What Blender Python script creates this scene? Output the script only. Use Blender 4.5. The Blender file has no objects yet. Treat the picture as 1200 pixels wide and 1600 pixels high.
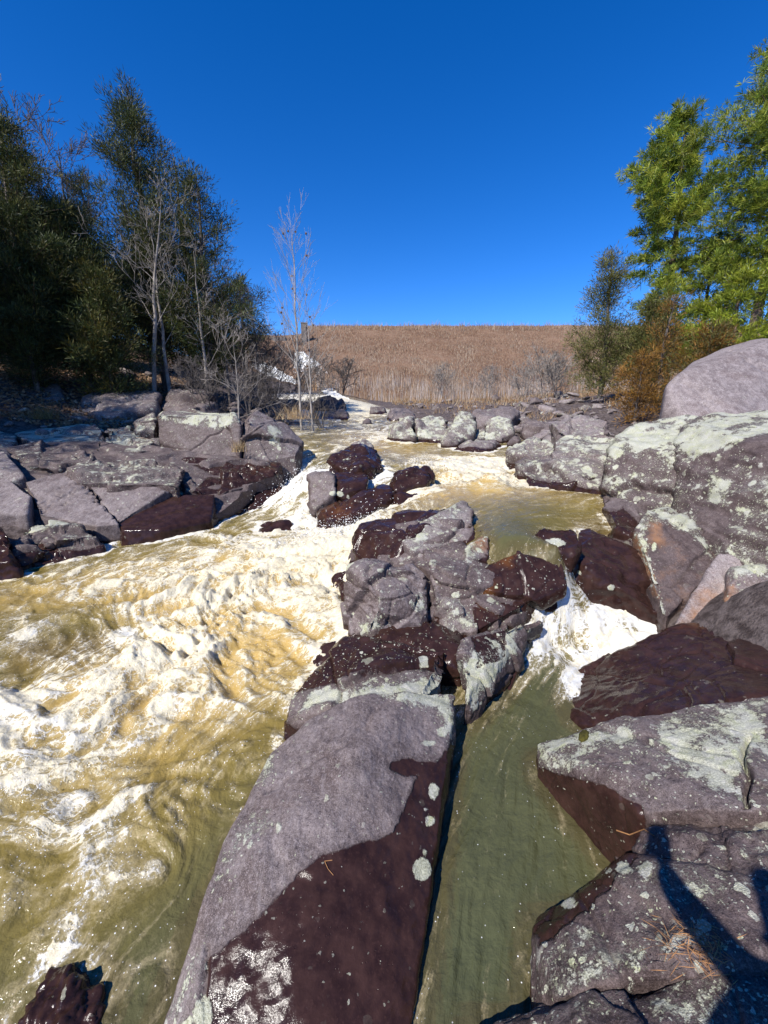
import bpy, bmesh, math, random
import numpy as np
from mathutils import Vector

# ------------------------------------------------------------------ camera, sky, sun, exposure
SC = bpy.context.scene
COL = SC.collection
EYE = 2.6
F_PX = 650.0
PITCH = math.radians(13.8)
cam_d = bpy.data.cameras.new('camera')
cam = bpy.data.objects.new('camera', cam_d)
COL.objects.link(cam)
cam.location = (0, 0, EYE)
cam.rotation_euler = (math.pi / 2 - PITCH, 0, 0)
cam_d.sensor_fit = 'VERTICAL'
cam_d.sensor_height = 24.0
cam_d.lens = 24.0 * F_PX / 1600.0
cam_d.clip_start = 0.01
cam_d.clip_end = 2000
SC.camera = cam

SUN_DIR = np.array([-.654, -.791, .9707]); SUN_DIR /= np.linalg.norm(SUN_DIR)
SUN_EL = math.asin(SUN_DIR[2])
SUN_AZ = math.atan2(SUN_DIR[0], SUN_DIR[1])
world = bpy.data.worlds.new('World'); SC.world = world
world.use_nodes = True
wn = world.node_tree.nodes; wl = world.node_tree.links
wn.clear()
sky = wn.new('ShaderNodeTexSky'); sky.sky_type = 'NISHITA'; sky.sun_disc = False
sky.sun_elevation = SUN_EL; sky.sun_rotation = SUN_AZ % (2 * math.pi)
sky.altitude = 0; sky.air_density = 0.72; sky.dust_density = 0.0; sky.ozone_density = 5.0
hs = wn.new('ShaderNodeHueSaturation'); hs.inputs['Saturation'].default_value = 1.30; hs.inputs['Value'].default_value = 1.20; hs.inputs['Hue'].default_value = .511
bg = wn.new('ShaderNodeBackground'); bg.inputs['Strength'].default_value = 0.13
wo = wn.new('ShaderNodeOutputWorld')
wl.new(sky.outputs[0], hs.inputs['Color']); wl.new(hs.outputs[0], bg.inputs['Color']); wl.new(bg.outputs[0], wo.inputs['Surface'])
sun_d = bpy.data.lights.new('sun', 'SUN'); sun_d.energy = 5.0; sun_d.angle = math.radians(0.53); sun_d.color = (1.0, .955, .89)
sun = bpy.data.objects.new('sun', sun_d); COL.objects.link(sun)
sun.rotation_euler = Vector(SUN_DIR).to_track_quat('Z', 'Y').to_euler()
SC.view_settings.view_transform = 'Standard'; SC.view_settings.look = 'None'
SC.view_settings.exposure = 0.43; SC.view_settings.gamma = 1.0
SC.view_settings.use_curve_mapping = False
SC.cycles.max_bounces = 6
SC.cycles.transparent_max_bounces = 6

# ------------------------------------------------------------------ helpers
CP, SP = math.cos(PITCH), math.sin(PITCH)
def ray(px, py):
    a = (px - 600.0) / F_PX; b = (800.0 - py) / F_PX
    return np.array([a, CP + b * SP, -SP + b * CP])
def P(px, py, d):
    """a place in the world: d > 0 is metres ahead, d < 0 is height under eye level"""
    r = ray(px, py)
    k = d / r[1] if d > 0 else d / r[2]
    q = r * k
    return np.array([q[0], q[1], q[2] + EYE])
def proj(v):
    """the photograph's pixels for world points, used to place stains and lichen on surfaces"""
    x, y, z = v[:, 0], v[:, 1], v[:, 2] - EYE
    f = y * CP - z * SP; u = y * SP + z * CP
    f = np.maximum(f, .05)
    return 600 + F_PX * x / f, 800 - F_PX * u / f, f

_rs = np.random.RandomState(7)
PERM = np.concatenate([_rs.permutation(256)] * 3)
GRAD = _rs.normal(size=(256, 3)); GRAD /= np.linalg.norm(GRAD, axis=1)[:, None]
def perlin(p):
    i = np.floor(p).astype(np.int64); f = p - i; i &= 255
    u = f * f * f * (f * (f * 6 - 15) + 10)
    out = 0
    for dx in (0, 1):
        wx = u[:, 0] if dx else 1 - u[:, 0]
        for dy in (0, 1):
            wy = u[:, 1] if dy else 1 - u[:, 1]
            for dz in (0, 1):
                wz = u[:, 2] if dz else 1 - u[:, 2]
                h = PERM[PERM[PERM[i[:, 0] + dx] + i[:, 1] + dy] + i[:, 2] + dz]
                g = GRAD[h]
                out = out + wx * wy * wz * (g[:, 0] * (f[:, 0] - dx) + g[:, 1] * (f[:, 1] - dy) + g[:, 2] * (f[:, 2] - dz))
    return out * 1.6
def fbm(p, octv=4, gain=.5):
    s = 0; a = 1; q = p.copy()
    for k in range(octv):
        s = s + a * perlin(q); a *= gain; q = q * 2.03 + 17.3
    return s
def ridged(p, octv=4, gain=.5):
    s = 0; a = 1; q = p.copy()
    for k in range(octv):
        s = s + a * (1 - np.abs(perlin(q)) * 2); a *= gain; q = q * 2.07 + 11.1
    return s
def sstep(a, b, x):
    t = np.clip((x - a) / (b - a), 0, 1); return t * t * (3 - 2 * t)

def poly_sdf(poly, X, Y):
    """signed distance to a polygon, positive inside"""
    n = len(poly); best = np.full(X.shape, 1e9); ins = np.zeros(X.shape, bool)
    for k in range(n):
        x0, y0 = poly[k]; x1, y1 = poly[(k + 1) % n]
        ex, ey = x1 - x0, y1 - y0
        t = np.clip(((X - x0) * ex + (Y - y0) * ey) / (ex * ex + ey * ey + 1e-9), 0, 1)
        best = np.minimum(best, np.hypot(X - x0 - t * ex, Y - y0 - t * ey))
        c = ((y0 > Y) != (y1 > Y)) & (X < (x1 - x0) * (Y - y0) / (y1 - y0 + 1e-12) + x0)
        ins ^= c
    return np.where(ins, best, -best)
def line_dist(pl, X, Y):
    best = np.full(X.shape, 1e9)
    for (x0, y0), (x1, y1) in zip(pl[:-1], pl[1:]):
        ex, ey = x1 - x0, y1 - y0
        t = np.clip(((X - x0) * ex + (Y - y0) * ey) / (ex * ex + ey * ey + 1e-9), 0, 1)
        best = np.minimum(best, np.hypot(X - x0 - t * ex, Y - y0 - t * ey))
    return best

class RBF:
    def __init__(self, pts, vals):
        self.p = np.asarray(pts, float); v = np.asarray(vals, float)
        d = np.hypot(self.p[:, None, 0] - self.p[None, :, 0], self.p[:, None, 1] - self.p[None, :, 1])
        n = len(self.p)
        A = np.zeros((n + 1, n + 1)); A[:n, :n] = -d; A[:n, n] = 1; A[n, :n] = 1
        A[:n, :n] -= np.eye(n) * .03
        b = np.zeros((n + 1, v.shape[1])); b[:n] = v
        self.w = np.linalg.solve(A, b)
    def __call__(self, x, y):
        x = np.ravel(x); y = np.ravel(y)
        out = np.empty((len(x), self.w.shape[1]))
        for k in range(0, len(x), 40000):
            d = np.hypot(x[k:k + 40000, None] - self.p[None, :, 0], y[k:k + 40000, None] - self.p[None, :, 1])
            out[k:k + 40000] = -d @ self.w[:-1] + self.w[-1]
        return out

def mesh_np(name, V, faces, smooth=True):
    """faces: list of int arrays (n,k)"""
    m = bpy.data.meshes.new(name)
    V = np.asarray(V, np.float32)
    m.vertices.add(len(V)); m.vertices.foreach_set('co', V.ravel())
    fl = [np.asarray(f, np.int32) for f in faces if len(f)]
    tot = np.concatenate([np.full(len(f), f.shape[1], np.int32) for f in fl])
    idx = np.concatenate([f.ravel() for f in fl])
    m.loops.add(len(idx)); m.loops.foreach_set('vertex_index', idx)
    m.polygons.add(len(tot))
    st = np.concatenate([[0], np.cumsum(tot)[:-1]]).astype(np.int32)
    m.polygons.foreach_set('loop_start', st)
    m.polygons.foreach_set('use_smooth', np.full(len(tot), smooth))
    m.update(calc_edges=True)
    return m
def attr(m, name, val):
    a = m.attributes.new(name, 'FLOAT', 'POINT'); a.data.foreach_set('value', np.asarray(val, np.float32))
def attr_c(m, name, val):
    a = m.attributes.new(name, 'FLOAT_COLOR', 'POINT')
    c = np.ones((len(val), 4), np.float32); c[:, :3] = val
    a.data.foreach_set('color', c.ravel())
def link(name, m, mat=None, parent=None, loc=None):
    o = bpy.data.objects.new(name, m); COL.objects.link(o)
    if mat is not None and m is not None and len(m.materials) == 0: m.materials.append(mat)
    if parent is not None: o.parent = parent
    if loc is not None: o.location = loc
    return o
def tag(o, label, cat, group=None, kind=None):
    if label: o['label'] = label
    if cat: o['category'] = cat
    if group: o['group'] = group
    if kind: o['kind'] = kind
    return o
def empty(name, loc, label, cat, group=None):
    o = bpy.data.objects.new(name, None); COL.objects.link(o); o.location = loc
    o.empty_display_size = .1
    return tag(o, label, cat, group)

# ------------------------------------------------------------------ materials
class NT:
    def __init__(self, name):
        self.m = bpy.data.materials.new(name); self.m.use_nodes = True
        self.t = self.m.node_tree; self.n = self.t.nodes; self.n.clear()
        self.out = self.n.new('ShaderNodeOutputMaterial')
    def L(self, a, b): self.t.links.new(a, b)
    def put(self, s, v):
        if isinstance(v, bpy.types.NodeSocket): self.L(v, s)
        else:
            try: s.default_value = v
            except Exception: s.default_value = tuple(v) + (1,)
    def attr(self, name, col=False):
        a = self.n.new('ShaderNodeAttribute'); a.attribute_name = name
        return a.outputs['Color' if col else 'Fac']
    def pos(self):
        return self.n.new('ShaderNodeNewGeometry').outputs['Position']
    def objco(self):
        return self.n.new('ShaderNodeTexCoord').outputs['Object']
    def vscale(self, v, s):
        n = self.n.new('ShaderNodeVectorMath'); n.operation = 'MULTIPLY'; self.put(n.inputs[0], v); n.inputs[1].default_value = s
        return n.outputs[0]
    def vadd(self, a, b):
        n = self.n.new('ShaderNodeVectorMath'); n.operation = 'ADD'; self.put(n.inputs[0], a); self.put(n.inputs[1], b); return n.outputs[0]
    def noise(self, v, scale, detail=4, rough=.55, dist=0, col=False):
        n = self.n.new('ShaderNodeTexNoise'); self.put(n.inputs['Vector'], v); n.inputs['Scale'].default_value = scale
        n.inputs['Detail'].default_value = detail; n.inputs['Roughness'].default_value = rough; n.inputs['Distortion'].default_value = dist
        return n.outputs['Color' if col else 'Fac']
    def voro(self, v, scale, feature='F1', rnd=1):
        n = self.n.new('ShaderNodeTexVoronoi'); n.feature = feature; self.put(n.inputs['Vector'], v); n.inputs['Scale'].default_value = scale
        n.inputs['Randomness'].default_value = rnd
        return n.outputs
    def ma(self, op, a, b=0.0, c=0.0, clamp=False):
        n = self.n.new('ShaderNodeMath'); n.operation = op; n.use_clamp = clamp
        self.put(n.inputs[0], a); self.put(n.inputs[1], b)
        if op in ('MULTIPLY_ADD', 'SMOOTH_MIN', 'SMOOTH_MAX'): self.put(n.inputs[2], c)
        return n.outputs[0]
    def ss(self, x, a, b, c=0.0, d=1.0):
        n = self.n.new('ShaderNodeMapRange'); n.interpolation_type = 'SMOOTHSTEP'
        self.put(n.inputs[0], x); self.put(n.inputs[1], a); self.put(n.inputs[2], b); self.put(n.inputs[3], c); self.put(n.inputs[4], d)
        return n.outputs[0]
    def mix(self, f, a, b, mode='MIX'):
        n = self.n.new('ShaderNodeMix'); n.data_type = 'RGBA'; n.blend_type = mode
        self.put(n.inputs[0], f); self.put(n.inputs[6], a); self.put(n.inputs[7], b); return n.outputs[2]
    def mixf(self, f, a, b):
        n = self.n.new('ShaderNodeMix'); n.data_type = 'FLOAT'
        self.put(n.inputs[0], f); self.put(n.inputs[2], a); self.put(n.inputs[3], b); return n.outputs[0]
    def sep(self, v):
        n = self.n.new('ShaderNodeSeparateXYZ'); self.put(n.inputs[0], v); return n.outputs
    def comb(self, x, y, z):
        n = self.n.new('ShaderNodeCombineXYZ'); self.put(n.inputs[0], x); self.put(n.inputs[1], y); self.put(n.inputs[2], z); return n.outputs[0]
    def bump(self, h, strength=.5, dist=.02, normal=None):
        n = self.n.new('ShaderNodeBump'); self.put(n.inputs['Height'], h); n.inputs['Strength'].default_value = strength; n.inputs['Distance'].default_value = dist
        if normal is not None: self.L(normal, n.inputs['Normal'])
        return n.outputs[0]
    def bsdf(self, col, rough=.7, normal=None, spec=.5, ior=None, coat=None, coat_rough=None):
        b = self.n.new('ShaderNodeBsdfPrincipled'); self.put(b.inputs['Base Color'], col); self.put(b.inputs['Roughness'], rough)
        self.put(b.inputs['Specular IOR Level'], spec)
        if ior: b.inputs['IOR'].default_value = ior
        if normal is not None: self.L(normal, b.inputs['Normal'])
        if coat is not None: self.put(b.inputs['Coat Weight'], coat)
        if coat_rough is not None: self.put(b.inputs['Coat Roughness'], coat_rough)
        return b
    def done(self, b):
        self.L(b.outputs[0], self.out.inputs['Surface']); return self.m

def mat_rock():
    t = NT('rhyolite'); p = t.pos()
    wet = t.attr('wet'); lic = t.attr('lic'); rust = t.attr('rust'); tone = t.attr('tone'); spot = t.attr('spot')
    n1 = t.noise(p, 2.2, 8, .6); n2 = t.noise(p, 9, 6, .65); n3 = t.noise(p, 70, 4, .7); n4 = t.noise(p, 260, 2, .6)
    # dry stone: purple grey with mottling
    c = t.mix(t.ss(n1, .35, .65), (.090, .075, .069), (.144, .123, .113))
    c = t.mix(t.ss(n2, .42, .68), c, (.172, .150, .141))
    c = t.mix(t.ma('MULTIPLY', t.ss(t.noise(p, 3.3, 5, .65), .50, .66), .55), c, (.072, .050, .042))
    c = t.mix(t.ma('MULTIPLY', t.ss(n2, .5, .3), .45), c, (.058, .042, .040))
    sc_ = t.noise(t.vadd(t.vscale(p, (1.0, .28, .6)), t.vscale(t.noise(p, 2, 2, .5, col=True), (.2, .2, .2))), 30, 6, .75)
    c = t.mix(t.ma('MULTIPLY', t.ss(n3, .53, .64), .55), c, (.27, .245, .235))
    c = t.mix(t.ma('MULTIPLY', t.ss(n3, .46, .34), .8), c, (.045, .034, .034))
    c = t.mix(t.ma('MULTIPLY', t.ss(sc_, .50, .66), .45), c, (.25, .23, .22))
    c = t.mix(t.ma('MULTIPLY', t.ss(sc_, .46, .32), .55), c, (.05, .04, .04))
    c = t.mix(t.ma('MULTIPLY', t.ss(n4, .54, .68), .5), c, (.34, .30, .295))
    c = t.mix(t.ma('MULTIPLY', t.ss(n4, .46, .34), .5), c, (.035, .028, .03))
    pit = t.voro(p, 55)['Distance']
    pitm = t.ma('MULTIPLY', t.ss(pit, .18, .06), t.ss(t.noise(p, 6, 3), .52, .64))
    c = t.mix(t.ma('MULTIPLY', pitm, .8), c, (.02, .014, .014))
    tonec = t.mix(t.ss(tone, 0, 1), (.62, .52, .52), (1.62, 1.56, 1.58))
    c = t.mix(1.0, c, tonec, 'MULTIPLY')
    # rust and algae stain
    rn = t.ma('ADD', rust, t.ma('MULTIPLY_ADD', t.noise(p, 7, 5, .7), .9, -.45))
    rm = t.ss(rn, .35, .85)
    c = t.mix(t.ma('MULTIPLY', rm, .85), c, t.mix(n2, (.12, .045, .014), (.42, .21, .09)))
    # wet stone
    wn_ = t.ma('ADD', wet, t.ma('MULTIPLY_ADD', t.noise(p, 14, 5, .6), .05, -.025))
    wm = t.ss(wn_, -.004, .006)
    wc = t.mix(t.ss(n2, .35, .68), (.022, .0105, .0090), (.044, .0215, .0170))
    wc = t.mix(t.ma('MULTIPLY', t.ss(n3, .52, .7), .5), wc, (.06, .03, .024))
    wc = t.mix(t.ma('MULTIPLY', rm, .75), wc, (.12, .045, .012))
    c = t.mix(t.ma('MULTIPLY', t.ss(wn_, -.035, .0), .45), c, t.mix(1.0, c, (.42, .36, .34), 'MULTIPLY'))
    c = t.mix(wm, c, wc)
    # lichen : crusts of discs in three sizes
    wob = t.vadd(p, t.vscale(t.noise(p, 22, 3, .6, col=True), (.045, .045, .045)))
    patch = t.noise(p, 2.1, 5, .65)
    dens = t.ma('ADD', lic, t.ma('MULTIPLY', t.ma('SUBTRACT', patch, .5), t.ma('MULTIPLY_ADD', lic, 3.4, .12)))
    def crust(scale, k, r0):
        v = t.voro(wob, scale)
        cs = t.sep(v['Color'])
        on = t.ss(t.ma('SUBTRACT', t.ma('MULTIPLY', dens, k), cs[0]), -.02, .06)
        rad = t.ma('MULTIPLY_ADD', cs[1], .25, r0)
        edge = t.ss(t.ma('SUBTRACT', rad, v['Distance']), 0.0, .07)
        return t.ma('MULTIPLY', on, edge), cs[2]
    a1, k1 = crust(11, .22, .30); a2, k2 = crust(29, .36, .31); a3, k3 = crust(80, .6, .28)
    grain = t.ma('MULTIPLY', t.ss(t.noise(p, 95, 5, .75), .50, .58), t.ss(dens, .28, .8))
    fr = t.noise(p, 5.5, 11, .70, .25); thr_ = t.ma('MULTIPLY_ADD', dens, -.40, .725)
    gr_ = t.noise(p, 105, 4, .8); gr2_ = t.noise(p, 34, 4, .75)
    frm = t.ss(t.ma('ADD', t.ma('SUBTRACT', fr, thr_), t.ma('MULTIPLY_ADD', gr_, .30, t.ma('MULTIPLY_ADD', gr2_, .26, t.ma('MULTIPLY_ADD', t.noise(p, 13, 4, .75), .30, t.ma('MULTIPLY_ADD', t.noise(t.vscale(p, (1, 1, .2)), 10, 4, .7), .30, -.59))))), 0.0, .04)
    lm = t.ma('MAXIMUM', t.ma('MAXIMUM', a1, a2), t.ma('MAXIMUM', t.ma('MAXIMUM', a3, grain), frm))
    sp = t.ss(t.ma('ADD', spot, t.ma('MULTIPLY_ADD', t.noise(p, 45, 4, .7), .03, -.015)), -.002, .004)
    lm = t.ma('MAXIMUM', lm, sp)
    lm = t.ma('MULTIPLY', lm, t.ss(t.noise(p, 130, 4, .75), .24, .36))
    lcol = t.mix(k2, (.64, .66, .42), (.70, .68, .58))
    lcol = t.mix(t.ss(k1, .3, .7), lcol, (.62, .62, .47))
    lcol = t.mix(t.ss(t.noise(p, 160, 3), .35, .7), t.mix(1.0, lcol, (.52, .52, .48), 'MULTIPLY'), lcol)
    lcol = t.mix(t.ma('MULTIPLY', t.ss(n2, .42, .6), .35), lcol, (.52, .52, .50))
    c = t.mix(t.ma('MULTIPLY', lm, .92), c, lcol)
    rough = t.mixf(wm, t.mixf(n2, .55, .8), t.mixf(t.ss(n2, .3, .7), .09, .22))
    rough = t.mixf(lm, rough, .9)
    h = t.ma('MULTIPLY_ADD', n2, .9, t.ma('MULTIPLY_ADD', n3, .45, t.ma('MULTIPLY', n4, .16)))
    h = t.ma('SUBTRACT', h, t.ma('MULTIPLY', pitm, .35))
    hw = t.ma('MULTIPLY', h, .26)
    h = t.mixf(wm, h, hw)
    h = t.ma('MULTIPLY_ADD', lm, t.ma('MULTIPLY_ADD', n4, .5, .12), h)
    nrm = t.bump(h, .75, .016)
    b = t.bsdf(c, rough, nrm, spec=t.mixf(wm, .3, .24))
    return t.done(b)

def mat_water():
    t = NT('river_water'); p = t.pos()
    foam = t.attr('foam'); tone = t.attr('tone'); fl = t.attr('flow', col=True); shal = t.attr('shallow')
    st = t.vscale(fl, (.8, 4.0, 1.0)); 
    chaos = t.attr('chaos')
    mxn = t.n.new('ShaderNodeMix'); mxn.data_type = 'VECTOR'; t.put(mxn.inputs[0], chaos); t.put(mxn.inputs[4], st); t.put(mxn.inputs[5], t.vscale(p, (1.7, 2.4, 1.7)))
    wv = t.vadd(mxn.outputs[1], t.vscale(t.noise(p, 3.0, 4, .6, col=True), (1.2, 1.2, 0)))
    big = t.noise(wv, 1.7, 7, .64, .5)
    lace = t.noise(t.vadd(fl, t.vscale(t.noise(p, 6, 4, .6, col=True), (.35, .35, 0))), 6.5, 6, .68, .8)
    vor = t.voro(t.vadd(p, t.vscale(t.noise(p, 14, 3, .6, col=True), (.09, .09, .03))), 16, 'DISTANCE_TO_EDGE')['Distance']
    veins = t.ss(vor, .13, .0)
    fine = t.noise(p, 46, 5, .75)
    x = t.ma('MULTIPLY_ADD', big, .85, t.ma('MULTIPLY', lace, .6))
    x = t.ma('ADD', x, t.ma('MULTIPLY_ADD', t.ma('MULTIPLY', veins, t.ss(foam, .3, .6)), .10, t.ma('MULTIPLY_ADD', fine, .30, -.15)))
    thr = t.ma('MULTIPLY_ADD', foam, -.62, 1.08)
    d = t.ma('SUBTRACT', x, thr)
    fm = t.ss(d, -.03, .085)
    thin = t.ss(d, -.22, .08)
    # bubbles: small bright flecks
    sp = t.voro(p, 85)
    bub = t.ma('MULTIPLY', t.ss(sp['Distance'], .30, .12), t.ss(t.ma('SUBTRACT', t.sep(sp['Color'])[0], t.ma('MULTIPLY_ADD', thin, -.55, .965)), 0, .04))
    base = t.mix(t.ss(tone, 0, .5), (.072, .078, .038), (.185, .138, .036))
    base = t.mix(t.ss(tone, .45, 1), base, (.44, .29, .085))
    base = t.mix(t.ma('MULTIPLY', t.ss(t.noise(p, 2.3, 4), .35, .7), .35), base, t.mix(1.0, base, (.55, .6, .6), 'MULTIPLY'))
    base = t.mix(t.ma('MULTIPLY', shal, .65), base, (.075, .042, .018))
    milky = t.mix(.55, base, (.60, .49, .29))
    c = t.mix(t.ma('MULTIPLY', thin, .8), base, milky)
    cream = t.mix(t.ss(t.ma('ADD', lace, t.ma('MULTIPLY', tone, .25)), .45, .75), (.72, .72, .69), (.69, .61, .42))
    c = t.mix(fm, c, cream)
    c = t.mix(bub, c, (.85, .85, .85))
    fm2 = t.ma('MAXIMUM', fm, bub)
    rough = t.mixf(fm2, .07, .6)
    rip = t.noise(t.vscale(fl, (1, 1.8, 1)), 9, 5, .62)
    h = t.ma('MULTIPLY_ADD', rip, .5, t.ma('MULTIPLY_ADD', t.noise(p, 34, 4, .65), t.ma('MULTIPLY_ADD', foam, .25, .20), t.ma('MULTIPLY', fm, t.ma('MULTIPLY_ADD', fine, .28, .15))))
    h = t.ma('MULTIPLY_ADD', t.noise(p, 12, 4, .55, .4), .9, h)
    nrm = t.bump(h, .6, .03)
    b = t.bsdf(c, rough, nrm, spec=.5, ior=1.33)
    return t.done(b)

def mat_spray():
    t = NT('spray'); return t.done(t.bsdf((.82, .82, .80), .35))
def mat_flat(name, col, rough=.8, var=.35, scale=8, bump=.3, bdist=.02):
    t = NT(name); p = t.objco(); n = t.noise(p, scale, 6, .65); n2 = t.noise(p, scale * 7, 4, .65)
    c = t.mix(t.ss(n, .3, .7), tuple(x * (1 - var) for x in col), tuple(x * (1 + var) for x in col))
    c = t.mix(t.ma('MULTIPLY', t.ss(n2, .5, .7), .35), c, tuple(x * 1.5 for x in col))
    return t.done(t.bsdf(c, rough, t.bump(t.ma('ADD', n, n2), bump, bdist), spec=.25))
def mat_leaf(name, trans=.3, rough=.55):
    t = NT(name); c = t.attr('col', col=True)
    b = t.bsdf(c, rough, spec=.3)
    tr = t.n.new('ShaderNodeBsdfTranslucent'); t.L(c, tr.inputs['Color'])
    mx = t.n.new('ShaderNodeMixShader'); mx.inputs[0].default_value = trans
    t.L(b.outputs[0], mx.inputs[1]); t.L(tr.outputs[0], mx.inputs[2]); t.L(mx.outputs[0], t.out.inputs['Surface'])
    return t.m
def mat_bark(name, c0, c1, scale=14):
    t = NT(name); p = t.objco(); q = t.vscale(p, (1, 1, .25))
    n = t.noise(q, scale, 6, .7); n2 = t.noise(p, 3, 3)
    c = t.mix(t.ss(n, .35, .65), c0, c1); c = t.mix(t.ma('MULTIPLY', t.ss(n2, .45, .65), .5), c, tuple(x * .6 for x in c0))
    return t.done(t.bsdf(c, .85, t.bump(n, .6, .03), spec=.2))
def mat_ground():
    t = NT('bank_ground'); p = t.pos(); a = t.attr('litter')
    n = t.noise(p, 1.3, 6, .65); n2 = t.noise(p, 11, 5, .7); n3 = t.noise(p, 60, 4, .7)
    rockc = t.mix(t.ss(n2, .35, .65), (.06, .044, .04), (.19, .152, .14))
    lit = t.mix(t.ss(n2, .4, .62), (.085, .05, .028), (.26, .165, .095))
    lit = t.mix(t.ma('MULTIPLY', t.ss(n3, .52, .68), .7), lit, (.38, .27, .17))
    c = t.mix(t.ss(t.ma('ADD', a, t.ma('MULTIPLY_ADD', n, .8, -.4)), .35, .65), rockc, lit)
    return t.done(t.bsdf(c, .9, t.bump(t.ma('ADD', n2, n3), .8, .06), spec=.2))
def mat_dam():
    t = NT('dry_slope'); p = t.pos()
    n = t.noise(p, .16, 6, .65); n2 = t.noise(t.vscale(p, (1, .35, .35)), 2.6, 5, .7); n3 = t.noise(p, 9, 4, .7)
    c = t.mix(t.ss(n, .35, .65), (.165, .095, .058), (.25, .155, .10))
    c = t.mix(t.ma('MULTIPLY', t.ss(n2, .45, .65), .6), c, (.30, .215, .145))
    c = t.mix(t.ma('MULTIPLY', t.ss(n3, .5, .35), .5), c, (.06, .036, .024))
    return t.done(t.bsdf(c, .95, t.bump(t.ma('ADD', n2, n3), .7, .15), spec=.1))

M_ROCK = mat_rock(); M_WATER = mat_water(); M_SPRAY = mat_spray()
M_GROUND = mat_ground(); M_DAM = mat_dam()
M_LEAF = mat_leaf('foliage', .25); M_NEEDLE = mat_leaf('pine_needles', .38, .42); M_GRASS = mat_leaf('dry_grass', .25, .8)
M_BARK_PALE = mat_bark('pale_bark', (.19, .165, .145), (.38, .34, .30))
M_BARK_WHITE = mat_bark('white_bark', (.26, .235, .21), (.46, .42, .38))
M_BARK_GREY = mat_bark('grey_bark', (.08, .068, .062), (.19, .165, .15))
M_BARK_DARK = mat_bark('dark_bark', (.05, .038, .03), (.14, .105, .085))
M_BARK_PINE = mat_bark('pine_bark', (.10, .07, .055), (.24, .17, .135), 9)
M_SEED = mat_flat('seed_ball', (.12, .07, .04))
M_CONC = mat_flat('old_concrete', (.15, .125, .11), .9, .3, 1.2)
M_CONC_PALE = mat_flat('pale_concrete', (.62, .60, .56), .85, .2, 1.5)
M_NEEDLE_DRY = mat_flat('fallen_needles', (.34, .17, .07))
M_STICK = mat_flat('driftwood', (.42, .32, .22))
M_MOSS = mat_flat('moss', (.075, .065, .012), .95, .5, 40, .8, .01)
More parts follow.
